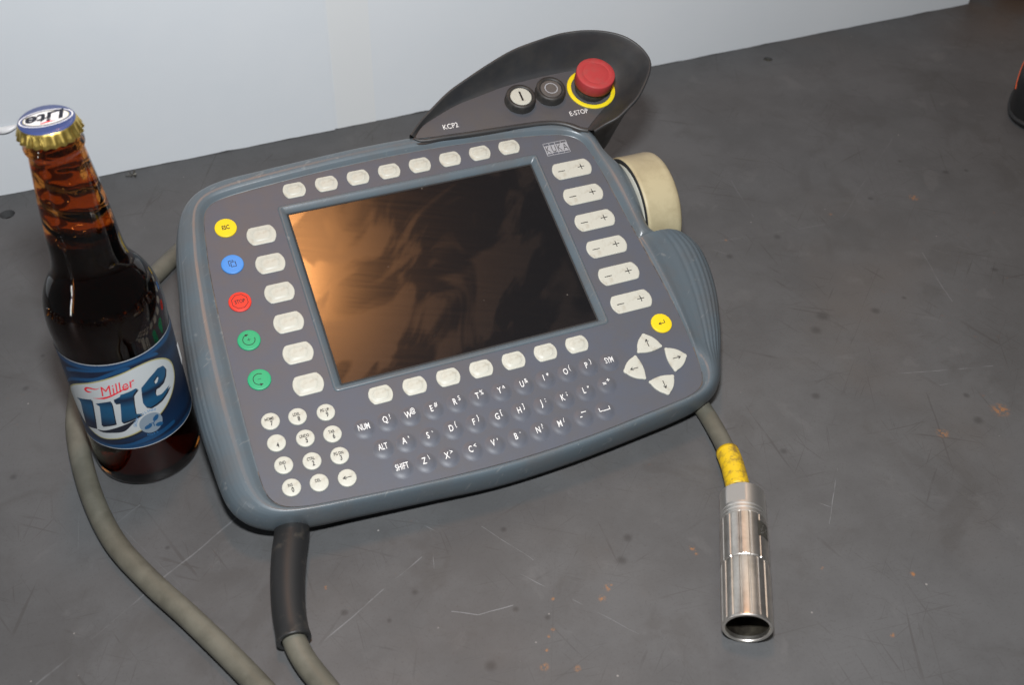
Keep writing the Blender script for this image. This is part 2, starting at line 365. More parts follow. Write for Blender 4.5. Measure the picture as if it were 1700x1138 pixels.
def lathe(prof, n=64, cap0=True, cap1=True):
    rings = [[(r*math.cos(2*math.pi*j/n), r*math.sin(2*math.pi*j/n), z) for j in range(n)] for r, z in prof]
    return loft(rings, True, cap0, cap1)
def tube(path, rad, n=20, caps=True):
    P = [Vector(p) for p in path]; rings = []
    up = Vector((0.13, 0.2, 1)).normalized()
    for i, p in enumerate(P):
        t = (P[min(i+1, len(P)-1)]-P[max(i-1, 0)]).normalized()
        a = t.cross(up)
        if a.length < 1e-3: a = t.cross(Vector((1, 0, 0)))
        a.normalize(); b = a.cross(t)
        r = rad[i] if isinstance(rad, (list, tuple)) else rad
        rings.append([p+a*(r*math.cos(2*math.pi*j/n))+b*(r*math.sin(2*math.pi*j/n)) for j in range(n)])
    return loft(rings, True, caps, caps)
def slab(outline, z0, z1, bev=0.8, dome=0.0, steps=4):
    """closed 2-D outline (about the origin) -> a solid with a rounded upper edge and a slightly domed top"""
    n = len(outline); rad = max(math.hypot(*p) for p in outline)
    rings = [[(x, y, z0) for x, y in outline]]
    for k in range(steps+1):
        a = math.pi/2*k/steps
        s = 1-bev*(1-math.cos(a))/rad; z = z1-bev+bev*math.sin(a)
        rings.append([(x*s, y*s, z) for x, y in outline])
    s0 = 1-bev/rad
    for s in (0.8, 0.55, 0.3):
        rings.append([(x*s0*s, y*s0*s, z1+dome*(1-s*s)) for x, y in outline])
    return loft(rings, True, True, True)
def circle(r, n=40): return [(r*math.cos(2*math.pi*i/n), r*math.sin(2*math.pi*i/n)) for i in range(n)]
def barrel(w, h, sag, cr, n=8):
    """flat top and bottom, bulging sides, rounded corners"""
    hw, hh = w/2, h/2; R = (hh*hh+sag*sag)/(2*sag); cx = hw-R; out = []
    a0 = math.asin((hh-cr*.6)/R)
    side = [(cx+R*math.cos(a0*(2*i/n-1)), R*math.sin(a0*(2*i/n-1))) for i in range(n+1)]
    xe = cx+R*math.cos(a0)-cr*.7
    right = side
    pts = right+[(xe+cr*.35, hh-cr*.18), (xe-cr*.4, hh)]+[(-x, y) for x, y in [(xe-cr*.4, hh), (xe+cr*.35, hh-cr*.18)]]+[(-x, y) for x, y in right[::-1]]
    pts += [(-xe-cr*.35, -hh+cr*.18), (-xe+cr*.4, -hh), (xe-cr*.4, -hh), (xe+cr*.35, -hh+cr*.18)]
    return pts
def roundpoly(corners, r, bulge=0.0, n=6):
    out = []; N = len(corners)
    for i in range(N):
        a, b, c = [Vector(corners[(i+k) % N]) for k in (-1, 0, 1)]
        u = (a-b).normalized(); w = (c-b).normalized()
        p0 = b+u*r; p1 = b+w*r
        for k in range(n+1):
            t = k/n; out.append(tuple(p0*(1-t)**2+b*2*t*(1-t)+p1*t*t))
        if bulge:
            p2 = c+(b-c).normalized()*r
            nrm = Vector((w.y, -w.x))
            cen = sum((Vector(q) for q in corners), Vector((0, 0)))/N
            if nrm.dot(b-cen) < 0: nrm = -nrm
            for k in range(1, 6):
                t = k/6; q = p1.lerp(p2, t)+nrm*(bulge*4*t*(1-t)); out.append(tuple(q))
    return out
def fill2d(loops, z=0.0):
    """flat face from closed loops (first is the outside, the others are holes)"""
    bm = bmesh.new(); es = []
    for lp in loops:
        vs = [bm.verts.new((x*S, y*S, z*S)) for x, y in lp]
        es += [bm.edges.new((vs[i], vs[(i+1) % len(vs)])) for i in range(len(vs))]
    bmesh.ops.triangle_fill(bm, use_beauty=True, use_dissolve=False, edges=es, normal=(0, 0, 1))
    return bm
def bm_mesh(bm, name):
    me = bpy.data.meshes.new(name); bm.to_mesh(me); bm.free(); return me
def text_mesh(txt, height, sx=1.0, shear=0.0, bold=0.0, spacing=1.0):
    c = bpy.data.curves.new('t', 'FONT'); c.body = txt; c.align_x = 'CENTER'; c.align_y = 'CENTER'; c.size = 1; c.shear = shear
    c.offset = bold; c.space_character = spacing; c.resolution_u = 3
    o = bpy.data.objects.new('t', c); COL.objects.link(o)
    me = bpy.data.meshes.new_from_object(o)
    bpy.data.objects.remove(o); bpy.data.curves.remove(c)
    ys = [v.co.y for v in me.vertices]; xs = [v.co.x for v in me.vertices]
    cx, cy = (min(xs)+max(xs))/2, (min(ys)+max(ys))/2
    k = height*S/0.69            # capital height of the built-in face is about 0.69 em
    for v in me.vertices: v.co = Vector(((v.co.x-cx)*k*sx, (v.co.y-cy)*k, 0))
    return me
def lines2d(segs, w):
    """strokes as flat quads"""
    v, f = [], []
    for a, b in segs:
        a, b = Vector(a), Vector(b); d = (b-a).normalized(); n = Vector((-d.y, d.x))*(w/2); e = d*(w/2)*0.6
        i = len(v); v += [(*(a-e+n), 0), (*(a-e-n), 0), (*(b+e-n), 0), (*(b+e+n), 0)]; f.append((i, i+1, i+2, i+3))
    return v, f
def polyline(pts): return [(pts[i], pts[i+1]) for i in range(len(pts)-1)]
def arc(r, a0, a1, n=16, c=(0, 0)):
    return [(c[0]+r*math.cos(math.radians(a0+(a1-a0)*i/n)), c[1]+r*math.sin(math.radians(a0+(a1-a0)*i/n))) for i in range(n+1)]

# ================================================================== SETTING
# table top with its drilled hole, one sheet with thickness
hole = tab(12, 356); screwh = tab(1275, 98)
outer = [(-700, -800), (1300, -800), (1300, 700), (-700, 700)]
hc = [(hole.x+5.6*math.cos(i*math.pi/12), hole.y+5.6*math.sin(i*math.pi/12)) for i in range(24)]
hs = [(screwh.x+4.0*math.cos(i*math.pi/10), screwh.y+4.0*math.sin(i*math.pi/10)) for i in range(20)]
bm = fill2d([outer, hc, hs])
r = bmesh.ops.extrude_face_region(bm, geom=bm.faces[:])
bmesh.ops.translate(bm, vec=(0, 0, -0.012), verts=[e for e in r['geom'] if isinstance(e, bmesh.types.BMVert)])
tt = obj_me('tabletop', bm_mesh(bm, 'tabletop'), M['table'], smooth=False); tt['kind'] = 'structure'
sv, sf = lathe([(6.5, 0), (6.5, -2), (3, -2.4), (3, -4)], 24)
v, f = lathe([(7, -7), (7, -6.5), (1, -6.5)], 24); obj('hole_shade_disc', v, f, M['hole'], tt, Matrix.Translation((hole.x*S, hole.y*S, 0)))  # near-black disc added inside the hole, its colour stands in for the shade
v, f = lathe([(3.9, -5.0), (3.9, -1.6), (3.2, -1.0), (1.6, -0.9), (1.3, -2.0)], 20)
o = obj('screw', v, f, M['steel_dark'], tt, Matrix.Translation((screwh.x*S, screwh.y*S, 0)))

# white paper-faced backdrop standing on the table
bd = thing('backdrop_board', 'white paper backdrop board standing upright on the grey table behind the bottle', 'board', (0, 285, 0))
def sheet(name, x0, x1, y0, y1, h, m, ragged=1.0, lean=0.0):
    n = int((x1-x0)/6); rf = []; rb = []
    for i in range(n+1):
        x = x0+(x1-x0)*i/n; zb = 0.1+ragged*0.5*(0.35+0.35*math.sin(x*0.11)+random.random()*0.5)*(1 if random.random() < .8 else 1.8)
        wv = 0.5*math.sin(x*0.013)+0.3*math.sin(x*0.031+1)
        rf.append(((x, y0+wv*0.2, zb), (x+lean, y0+wv, h))); rb.append(((x, y1+wv*0.2, zb), (x+lean, y1+wv, h)))
    v, f = [], []
    for a, b in zip(rf, rb): v += [a[0], a[1], b[1], b[0]]
    for i in range(n):
        for k in range(4): f.append((i*4+k, i*4+(k+1) % 4, (i+1)*4+(k+1) % 4, (i+1)*4+k))
    f += [(0, 1, 2, 3), tuple(n*4+k for k in range(4))]
    return obj(name, v, f, m, bd)
sheet('paper_sheet', -650, -1, -2.3, -1.7, 420, M['paper'], 1.0, 6)
sheet('paper_sheet', -14, 637, -1.2, -0.6, 420, M['paper2'], 0.9, 6)
sheet('tape_strip', 1.5, 34.5, -1.42, -1.28, 420, M['tape'], 0.3, 6)
sheet('backing_panel', -648, 634, 1.0, 7.0, 418, M['tape'], 0.0)
# torn paper curl on the sheet, beside the bottle cap
g = []
r_ = RIGHT*((8-PW/2)/FPX)+DOWN*((212-PH/2)/FPX)+FWD; pc = CAM+r_*((281.5-CAM.y)/r_.y)
for i in range(7):
    t = i/6; g.append([(pc.x-7+t*16, -3.9-3.4*math.sin(t*3.0)*(k)-0.3, pc.z+1.5-k*5*(1-0.6*t)) for k in (0, 0.5, 1)])
v, f = loft(g, False); fl = obj('torn_paper_curl', v, f, M['cap_white'], bd)
fl.modifiers.new('s', 'SOLIDIFY').thickness = 0.0002

# ================================================================== TEACH PENDANT
pend = thing('teach_pendant', 'grey handheld control pendant with dark screen, ivory keys and red stop button on table', 'control panel')
def part(name, v, f, m, at=None, parent=pend, rz=0.0, smooth=True, angle=40):
    mt = DM.copy()
    if at is not None: mt = DM @ Matrix.Translation(Vector(at)*S) @ Matrix.Rotation(rz, 4, 'Z')
    return obj(name, v, f, m, parent, mt, smooth, angle)

panel_pts = [(-131.9, 63.8), (-129.4, 72.6), (-123.5, 78.2), (-116.3, 80.1), (-98.7, 82.0), (-58.2, 85.0), (-35.1, 86.0), (0, 86.6), (40, 85.4), (83.3, 81.4), (103.4, 78.6), (112.5, 75.8), (118.5, 71.8), (121.8, 66.0), (123.2, 57), (124.6, 43.6), (126.2, 17.4), (128.2, -11.2), (129.8, -31.5), (131.6, -66.2), (131.0, -97.6), (129.0, -114.5), (125.0, -121.8), (116.2, -125.4), (99.5, -127.6), (79.4, -129.7), (59.0, -131.9), (39.7, -133.4), (1.2, -134.8), (-52.6, -133.2), (-103.1, -129.4), (-120, -127.6), (-131.1, -124.6), (-136.5, -119.6), (-138.8, -112.5), (-139.4, -95.7), (-139.4, -73.7), (-138.6, -29.9), (-137.4, 4.7), (-135.6, 34.5), (-133.7, 49.9)]
outer_pts = [(-139.5, -131.8), (-151, -125.5), (-157.5, -118.3), (-160.5, -111.5), (-162, -103.5), (-163.3, -86.5), (-164.5, -69), (-164.6, -53), (-163.6, -28), (-160.7, 5), (-158, 22), (-154, 49), (-148.6, 71), (-143, 83), (-135, 91.5), (-125.5, 96.3), (-115.5, 98.6), (-89, 100.2), (-58.5, 101.6), (-30, 102.8), (10, 102.5), (60, 99.5), (100, 95.5), (120, 89), (130, 82.5), (134.8, 75), (137, 62), (140, 55), (144.5, 47), (147, 32), (145.3, 15), (143, 2), (143, -4.5), (146.5, -9.3), (154, -10), (163, -9.3), (169.5, -12.5), (174.8, -20), (175.8, -35), (171.9, -58), (163, -83), (159, -92), (151, -107), (143, -119.5), (136.5, -125.8), (127, -130.3), (113.5, -133.4), (81.5, -137.3), (35.4, -141.6), (-10.5, -143), (-53.3, -140.2), (-98, -137), (-118, -135.6)]
outer_c = catmull(outer_pts, 420); panel_c = catmull(panel_pts, 700)
CEN = Vector((0, -25))
def ray_hit(poly, p):
    """where the line from the middle to p crosses the panel outline"""
    d = (p-CEN).normalized(); best = None
    for i in range(len(poly)):
        a, b = poly[i]-CEN, poly[(i+1) % len(poly)]-CEN
        e = b-a; den = d.x*e.y-d.y*e.x
        if abs(den) < 1e-9: continue
        t = (a.x*e.y-a.y*e.x)/den; u = (a.x*d.y-a.y*d.x)/den
        if t > 0 and -1e-6 <= u <= 1+1e-6: best = t if best is None else max(best, t)
    return CEN+d*best
inner_c = [ray_hit(panel_c, p) for p in outer_c]
def smooth_ring(pts, it, n=None):
    for _ in range(it): pts = [(pts[i-1]+pts[i]*2+pts[(i+1) % len(pts)])/4 for i in range(len(pts))]
    return pts
inner_c = smooth_ring(inner_c, 2)
def lerp_prof(pr, s):
    for (a, za), (b, zb) in zip(pr, pr[1:]):
        if s <= b: return za+(zb-za)*(s-a)/(b-a)
    return pr[-1][1]
STD = [(0, 0), (.03, -.5), (.07, -.3), (.12, .7), (.22, 2.3), (.32, 3.0), (.42, 3.2), (.52, 2.8), (.62, 1.9), (.72, .4), (.82, -2.0), (.90, -4.8), (.96, -8.0), (1.0, -12.0)]
GRP = [(0, 0), (.02, -.5), (.05, .9), (.08, 1.5), (.12, 1.0), (.2, -.2), (.35, -1.6), (.5, -2.6), (.62, -3.5), (.74, -5.2), (.84, -7.5), (.92, -10.6), (.97, -13.6), (1.0, -18)]
def sm(x, a, b):
    t = min(max((x-a)/(b-a), 0), 1); return t*t*(3-2*t)
rings = []; NS = 46
svals = [i/(NS-1) for i in range(NS)]
svals = [1-(1-s)**1.25 for s in svals]
for s in svals:
    ring = []
    for pi, po in zip(inner_c, outer_c):
        g = sm(po.x, 138, 158)*sm(-po.y, 2, 20)*sm(po.y, -128, -100)
        z = lerp_prof(STD, s)*(1-g)+lerp_prof(GRP, s)*g
        # moulded finger grooves: on the right grip and down the left flank
        if g > 0.05:
            for c in (.50, .61, .71, .80, .88): z -= 0.5*g*math.exp(-((s-c)/.022)**2)
        gl = sm(-po.x, 140, 152)*sm(po.y, -105, -70)*sm(-po.y, -70, -40)
        if gl > .02:
            for c in (.74, .84, .92): z -= 0.38*gl*math.exp(-((s-c)/.022)**2)
        p = pi.lerp(po, s); ring.append((p.x, p.y, z))
    rings.append(ring)
def inset(d, z, dz_g=-6):
    ring = []
    for pi, po in zip(inner_c, outer_c):
        u = (CEN-po).normalized(); p = po+u*d
        g = sm(po.x, 138, 158)*sm(-po.y, 2, 20)*sm(po.y, -128, -100)
        ring.append((p.x, p.y, z+dz_g*g))
    return ring
rings += [inset(.25, -15), inset(1.1, -15.3), inset(1.1, -15.9), inset(.5, -16.2), inset(.9, -18.2), inset(2.6, -21.5), inset(8, -23.5, -2), inset(30, -24, 0)]
v, f = loft(rings, True, False, True)
hs_ = part('housing', v, f, M['housing'], angle=60); hs_.data.materials.append(M['grime'])
NO = len(outer_c)
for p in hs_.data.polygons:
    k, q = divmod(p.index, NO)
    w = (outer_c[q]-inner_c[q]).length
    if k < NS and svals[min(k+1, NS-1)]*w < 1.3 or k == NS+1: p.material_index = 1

# key panel with its cut-out for the screen
pp = [tuple(p) for p in smooth_ring(catmull(panel_pts, 260), 1)]
bz_o = roundpoly([(-86.5, -65.8), (86.5, -65.8), (86.5, 65.8), (-86.5, 65.8)], 2.5)
bm = fill2d([[(p[0]*1.004, p[1]*1.004) for p in pp], bz_o])
obj_me('key_panel', bm_mesh(bm, 'key_panel'), M['panel'], pend, DM, False)
# bezel and glass
def rrect(w, h, r, n=5): return roundpoly([(-w, -h), (w, -h), (w, h), (-w, h)], r, 0, n)
rg = []
for (w, h, r, z) in ((87.2, 66.5, 2.8, -.3), (87.0, 66.3, 2.7, .35), (86.3, 65.6, 2.4, .7), (85.4, 64.7, 2.0, .55), (83.0, 62.4, 1.2, -1.8), (82.3, 61.8, .9, -2.4), (82.2, 61.7, .8, -3.4)):
    rg.append([(x, y, z) for x, y in rrect(w, h, r)])
v, f = loft(rg); part('screen_bezel', v, f, M['housing'], angle=70)
v, f = lathe([(1, 0)], 4)
v = [(-82.6, -62.1, -3.0), (82.6, -62.1, -3.0), (82.6, 62.1, -3.0), (-82.6, 62.1, -3.0), (-82.6, -62.1, -4.2), (82.6, -62.1, -4.2), (82.6, 62.1, -4.2), (-82.6, 62.1, -4.2)]
part('screen', v, [(0, 1, 2, 3), (4, 5, 6, 7), (0, 1, 5, 4), (1, 2, 6, 5), (2, 3, 7, 6), (3, 0, 4, 7)], M['screen'], smooth=False)
# dark sealing strip round the glass
rg = [[(x, y, z) for x, y in rrect(w, h, .5)] for (w, h, z) in ((82.25, 61.75, -2.95), (82.15, 61.65, -2.7), (81.3, 60.8, -2.75), (81.2, 60.7, -2.95))]
v, f = loft(rg); part('screen_seal', v, f, M['seam'])

# ---- keys
def mesh_of(name, v, f, m):
    me = bpy.data.meshes.new(name); me.from_pydata([tuple(Vector(q)*S) for q in v], [], f)
    bm = bmesh.new(); bm.from_mesh(me); bmesh.ops.recalc_face_normals(bm, faces=bm.faces)
    for q in bm.faces: q.smooth = True
    for e in bm.edges:
        if len(e.link_faces) == 2 and e.calc_face_angle(0) > math.radians(55): e.smooth = False
    bm.to_mesh(me); bm.free(); me.materials.append(m); return me
def place(name, me, at, parent=pend, rz=0.0):
    o = bpy.data.objects.new(name, me); COL.objects.link(o); o.parent = parent
    base = DM if parent is pend else Matrix.Identity(4)
    o.matrix_local = base @ Matrix.Translation(Vector(at)*S) @ Matrix.Rotation(rz, 4, 'Z'); return o
def print_on(key, me, m, at, rz=0.0, name='lettering'):
    me.materials.clear(); me.materials.append(m)
    return place(name, me, at, key, rz)
def strokes(segs, w, name='symbol'):
    v, f = lines2d(segs, w); me = bpy.data.meshes.new(name); me.from_pydata([tuple(Vector(q)*S) for q in v], [], f); return me

def soft_key(w, h, sag, cr, mat_, ringed=True):
    ol = barrel(w, h, sag, cr); n = len(ol)
    rings = [[(x, y, -.3) for x, y in ol], [(x, y, .35) for x, y in ol], [(x*.975, y*.965, .6) for x, y in ol], [(x*.93, y*.9, .62) for x, y in ol]]
    if ringed:                    # raised snap dome in the middle
        R = h*.40
        def rr(s, z): return [(R*s*x/math.hypot(x, y)*(1+.12*abs(x)/math.hypot(x, y)), R*s*y/math.hypot(x, y), z) for x, y in ol]
        rings += [rr(1.0, .62), rr(.95, .80), rr(.86, 1.0), rr(.7, 1.08), rr(.4, 1.12), rr(.12, 1.13)]
    else: rings += [[(x*s, y*s, .64) for x, y in ol] for s in (.6, .2)]
    v, f = loft(rings, True, True, True); return mesh_of('soft_key', v, f, mat_)
k_small = soft_key(14.4, 10.9, 2.5, 1.6, M['key'])
k_left = soft_key(18.0, 12.9, 2.9, 1.8, M['key'])
k_right = soft_key(27.6, 12.9, 3.0, 1.8, M['key'], False)
for i in range(8): place('soft_key', k_small, (-73.6+20.69*i, 76.0, 0))
for i in range(7): place('soft_key', k_small, (-62.25+20.64*i, -75.0, 0))
for i, x in enumerate((-101.2, -101.0, -100.8, -100.7, -100.6, -100.2)): place('soft_key', k_left, (x, 48.4-21.16*i, 0))
for i in range(6):
    k = place('jog_key', k_right, (106.3, 49.1-20.96*i, 0))
    print_on(k, strokes([((-2.3, 0), (2.3, 0))], .55), M['ink'], (-7.6, -.2, .72), name='minus_mark')
    print_on(k, strokes([((-2.2, 0), (2.2, 0)), ((0, -2.0), (0, 2.0))], .55), M['ink'], (6.6, .3, .72), name='plus_mark')
def round_key(r, m, hgt=1.0):
    v, f = slab(circle(r), -.3, hgt, .55, .25); return mesh_of('round_key', v, f, m)
def arrowhead(a, size, tip):
    t = Vector(tip); d = Vector((math.cos(a), math.sin(a))); n = Vector((-d.y, d.x))
    return [(tuple(t), tuple(t-d*size+n*size*.62)), (tuple(t), tuple(t-d*size-n*size*.62))]
cy = [(-120.7, 58.5), (-122.8, 32.1), (-124.6, 5.6), (-125.6, -20.8), (-126.0, -47.2)]
ks = [place('round_key', round_key(6.7, M[c]), (*p, 0)) for c, p in zip(('yellow', 'blue', 'red', 'green', 'green'), cy)]
ZT = 1.27
print_on(ks[0], text_mesh('ESC', 2.9, .68, bold=.028), M['ink'], (0, 0, ZT))
print_on(ks[1], strokes(polyline([(-1.0, -1.1), (-2.0, -1.1), (-2.0, 2.2), (.8, 2.2), (.8, 1.5)])+polyline([(-.8, -2.1), (2.0, -2.1), (2.0, 1.1), (-.8, 1.1), (-.8, -2.1)]), .38), M['ink'], (0, 0, ZT-.02), name='pages_mark')
oc = [(4.9*math.cos(math.radians(22.5+45*i)), 4.9*math.sin(math.radians(22.5+45*i))) for i in range(9)]
print_on(ks[2], strokes(polyline(oc), .36), M['ink'], (0, 0, ZT-.06), name='octagon_mark')
print_on(ks[2], text_mesh('STOP', 2.5, .70, bold=.022), M['ink'], (0, 0, ZT))
for k, sgn in ((ks[3], 1), (ks[4], -1)):
    a = arc(3.5, 110, 370, 24) if sgn > 0 else arc(3.5, 55, 270, 24)
    print_on(k, strokes(polyline(a), .42), M['ink'], (0, 0, ZT-.05), name='turn_arrow')
    tip = Vector(a[0] if sgn > 0 else a[-1])
    tri = [(-.9, -.9, 0), (-.9, .9, 0), (1.1, 0, 0)]
    me = bpy.data.meshes.new('arrow_tip'); me.from_pydata([tuple(Vector(q)*S) for q in tri], [], [(0, 1, 2)])
    print_on(k, me, M['ink'], (tip.x+.6, tip.y, ZT-.04), 0.25 if sgn > 0 else 0.1, name='arrow_tip')
    print_on(k, strokes([((-.9, 0), (.9, 0))]+([((0, -.9), (0, .9))] if sgn > 0 else []), .30), M['ink'], (0, 0, ZT), name='sign_mark')
# numeric pad
kp = [(449, 700, 'HOME', '7'), (494, 692, 'LDEL', '8'), (541, 685, 'PG UP', '9'), (459, 736, '', '4'), (507, 728, 'UNDO', '5'), (552, 721, 'TAB', '6'), (471, 773, 'END', '1'), (518, 766, 'CTRL', '2'), (564, 757, 'PG DN', '3'), (484, 810, 'INS', '0'), (530, 802, 'DEL', ''), (576.5, 794, '<', '')]
k_num = round_key(5.25, M['key'], 1.1)
for px, py, t1, t2 in kp:
    p = dev(px, py, .8); k = place('number_key', k_num, (p.x, p.y, 0), rz=-.03)
    if t1 == '<':
        print_on(k, strokes([((-2.3, 0), (2.3, .1))]+arrowhead(math.pi, 1.5, (-2.3, 0)), .45), M['ink'], (0, 0, 1.37), name='arrow_mark')
    else:
        if t1: print_on(k, text_mesh(t1, 1.85, .68, bold=.025), M['ink'], (-.4, 1.3, 1.36))
        if t2: print_on(k, text_mesh(t2, 2.8, .70, bold=.03), M['ink'], (.4, -1.6, 1.33))
# enter + arrow keys
p = dev(1098, 537, .5); k = place('round_key', round_key(6.7, M['yellow']), (p.x, p.y, 0))
print_on(k, strokes(polyline([(2.0, 1.6), (2.0, -.4), (-2.0, -.4)])+arrowhead(math.pi, 1.3, (-2.0, -.4)), .48), M['ink'], (0, 0, ZT), name='enter_mark')
tri = roundpoly([(7.3, 0), (-6.0, 9.6), (-6.0, -9.6)], 3.0, 1.0)
v, f = slab(tri, -.3, 1.0, .5, .2); k_tri = mesh_of('arrow_key', v, f, M['key'])
for (x, y, a) in ((88.6, -100.3, math.pi), (119.2, -100.5, 0), (104.4, -85.2, math.pi/2), (103.4, -116.2, -math.pi/2)):
    k = place('arrow_key', k_tri, (x, y, 0), rz=a)
    print_on(k, strokes([((-2.8, 0), (2.2, 0))]+arrowhead(0, 1.6, (2.2, 0)), .48), M['ink'], (-.6, 0, 1.22), name='arrow_mark')
# letter domes pressed into the foil, white print above each
v, f = lathe([(6.6, -.03), (6.2, .01), (5.6, .06), (5.0, .18), (4.3, .36), (3.5, .52), (2.4, .62), (1.2, .66), (.4, .67)], 36)
dome = mesh_of('foil_key', v, f, M['panel'])
Z6 = lambda x, y: (560+x/3.348, 520+y/3.348)
rows = [[(142, 630, 'NUM', ''), (270, 590, 'Q', '!'), (398, 560, 'W', '@'), (527, 525, 'E', '#'), (657, 487, 'R', 'S'), (782, 455, 'T', '%'), (905, 425, 'Y', '^'), (1030, 390, 'U', '&'), (1150, 355, 'I', '*'), (1272, 320, 'O', '('), (1388, 285, 'P', ')'), (1505, 258, 'SYM', '')],
        [(248, 740, 'ALT', ''), (375, 705, 'A', "'"), (507, 675, 'S', '`'), (637, 635, 'D', '{'), (763, 600, 'F', '}'), (892, 570, 'G', '['), (1015, 535, 'H', ']'), (1138, 500, 'J', ':'), (1257, 465, 'K', ';'), (1375, 425, 'L', '"'), (1493, 385, '=', '+')],
        [(355, 850, 'SHIFT', ''), (487, 817, 'Z', '\\'), (613, 787, 'X', '>'), (745, 752, 'C', '<'), (870, 717, 'V', "'"), (997, 680, 'B', '.'), (1120, 645, 'N', '?'), (1240, 610, 'M', '/'), (1363, 565, '-', '_'), (1480, 530, ' ', '')]]
for row in rows:
    for (x, y, a, b) in row:
        p = dev(*Z6(x, y), 1.0)
        k = place('foil_key', dome, (p.x+.4, p.y-1.6, 0))
        dx = 0 if not b else -.9
        if a == ' ': print_on(k, strokes(polyline([(-3.2, 1), (-3.2, -1), (3.2, -1), (3.2, 1)]), .5), M['ink_white'], (0, 1.2, .84), name='space_mark')
        elif a == '-':
            print_on(k, strokes([((-2.2, -1.2), (-1.0, -1.2)), ((-.6, 1.5), (2.2, 1.5))], .55), M['ink_white'], (0, 1.6, .84), name='dash_mark')
        elif a == '=':
            print_on(k, strokes([((-2.3, -.9), (-.5, -.9)), ((-2.3, 0), (-.5, 0)), ((.5, 1.2), (2.3, 1.2)), ((1.4, .3), (1.4, 2.1))], .5), M['ink_white'], (0, 1.6, .84), name='equals_mark')
        else:
            print_on(k, text_mesh(a, 3.9 if len(a) == 1 else 3.7, .66 if len(a) == 1 else .58, bold=.012), M['ink_white'], (dx, 1.2, .84))
            if b: print_on(k, text_mesh(b, 3.0, .75, bold=.01) if b not in ".'`\"*^:;" else text_mesh(b, 3.0, .8, bold=.02), M['ink_white'], (2.1, 2.7, .84))
# maker's plate above the jog keys: a frame of four letter cells
lg = Matrix.Translation(Vector((102.5, 68.1, .12))*S)
fr = [((-8.2, -5), (8.2, -5)), ((8.2, -5), (8.2, 5)), ((8.2, 5), (-8.2, 5)), ((-8.2, 5), (-8.2, -5)), ((-4.1, -5), (-4.1, 5)), ((0, -5), (0, 5)), ((4.1, -5), (4.1, 5))]
v, f = lines2d(fr, .42)
for i in range(4):
    cx = -6.15+4.1*i; n = len(v); lo = -3.6 if i != 1 else -3.2
    v += [(cx-1.9, lo, 0), (cx+1.9, lo, 0), (cx+1.9, 3.0 if i < 3 else 3.2, 0), (cx-1.9, 3.0 if i < 3 else 3.2, 0)]; f.append((n, n+1, n+2, n+3))
v = [(x, y, z) for x, y, z in v]
plate = obj('maker_plate', v, f, M['ink_grey'], pend, DM @ lg, False)
for i, ch in enumerate('KUKA'):
    me = text_mesh(ch, 5.4, .66, bold=-.006); me.materials.append(M['ink'])
    o = bpy.data.objects.new('lettering', me); COL.objects.link(o); o.parent = plate; o.matrix_local = Matrix.Translation(Vector((-6.15+4.1*i, -.2, .05))*S)

# ---- stop-button guard (black cup) on the upper right
rimc = [(684, 225.6, 4), (699, 204, 6), (718, 183, 8.5), (747, 154, 12), (776, 133, 15), (815, 107, 18.5), (853, 85, 21.5), (892, 70, 24), (931, 58, 26), (960, 53.5, 27.5), (975, 52.6, 28), (1004, 54, 28.5), (1033, 61, 28.5), (1053, 72, 28), (1068, 86, 27), (1077, 102, 25.5), (1076, 117, 24), (1068, 139, 21), (1056.5, 160, 18), (1043, 175, 15), (1024, 193, 11), (1004, 204, 7.5), (985, 216, 5)]
rim = catmull([dev(*p) for p in rimc], 120, False)
flo = [(11.6, 96.4), (18.4, 103.3), (27.9, 108.1), (46.7, 115.4), (64.4, 119.3), (82.7, 123.1), (100.5, 125.0), (118, 126.1), (136, 126.0), (149, 122.5), (157, 115), (160, 107), (157.5, 100.2), (148.7, 92), (137.7, 83.8), (127.5, 75.5)]
flr = catmull([(x, y, 3.0) for x, y in flo], 120, False)
rings = []
cenG = Vector((100, 102, 0))
for k in range(13):
    t = k/12
    rings.append([a.lerp(b, t**.78)*1 if False else Vector((*(a.lerp(b, t**.80).xy), a.z+(b.z-a.z)*t**1.35)) for a, b in zip(flr, rim)])
def outw(i):
    a, b = rim[max(i-2, 0)], rim[min(i+2, len(rim)-1)]; t = (b-a); n = Vector((t.y, -t.x, 0)); n = -n
    if n.length < 1e-6: return Vector((0, 0, 0))
    n.normalize(); n.z = 0
    if n.dot(Vector((rim[i].x, rim[i].y, 0))-cenG) < 0 and 20 < i < 100: n = -n
    return n
on = [outw(i) for i in range(len(rim))]
for (d, dz) in ((.35, .35), (.9, .45), (1.5, .2), (1.8, -.5), (1.8, -2.0)):
    rings.append([p+n*d+Vector((0, 0, dz)) for p, n in zip(rim, on)])
for t, z in ((.2, .12), (.5, .38), (.75, .7), (.92, 1.0)):
    rings.append([Vector((*((p+n*1.6).lerp(Vector((q.x, q.y, 0)), t*.62).xy), (p.z-2)*(1-z)+(-42)*z)) for p, n, q in zip(rim, on, flr)])
v, f = loft(rings, False)
guard = part('stop_button_guard', v, f, M['black'], angle=70)
guard.data.materials[0] = M['black']
bord = [(10.0, 95.2), (11.2, 90.9), (29.8, 89.5), (53.5, 87.8), (78.0, 86.8), (96, 85.8), (106.7, 84.0), (115.0, 79.8), (121.7, 74.3), (127.5, 72.6)]
bo = catmull([(x, y, 0) for x, y in bord], 60, False)
base2d = [(p.x, p.y) for p in bo]+[(p.x+.3, p.y) for p in flr[::-1]]
bm = fill2d([base2d], 2.9)
r = bmesh.ops.extrude_face_region(bm, geom=bm.faces[:]); bmesh.ops.translate(bm, vec=(0, 0, -.030), verts=[e for e in r['geom'] if isinstance(e, bmesh.types.BMVert)])
obj_me('guard_base', bm_mesh(bm, 'guard_base'), M['black'], guard, Matrix.Identity(4), False)
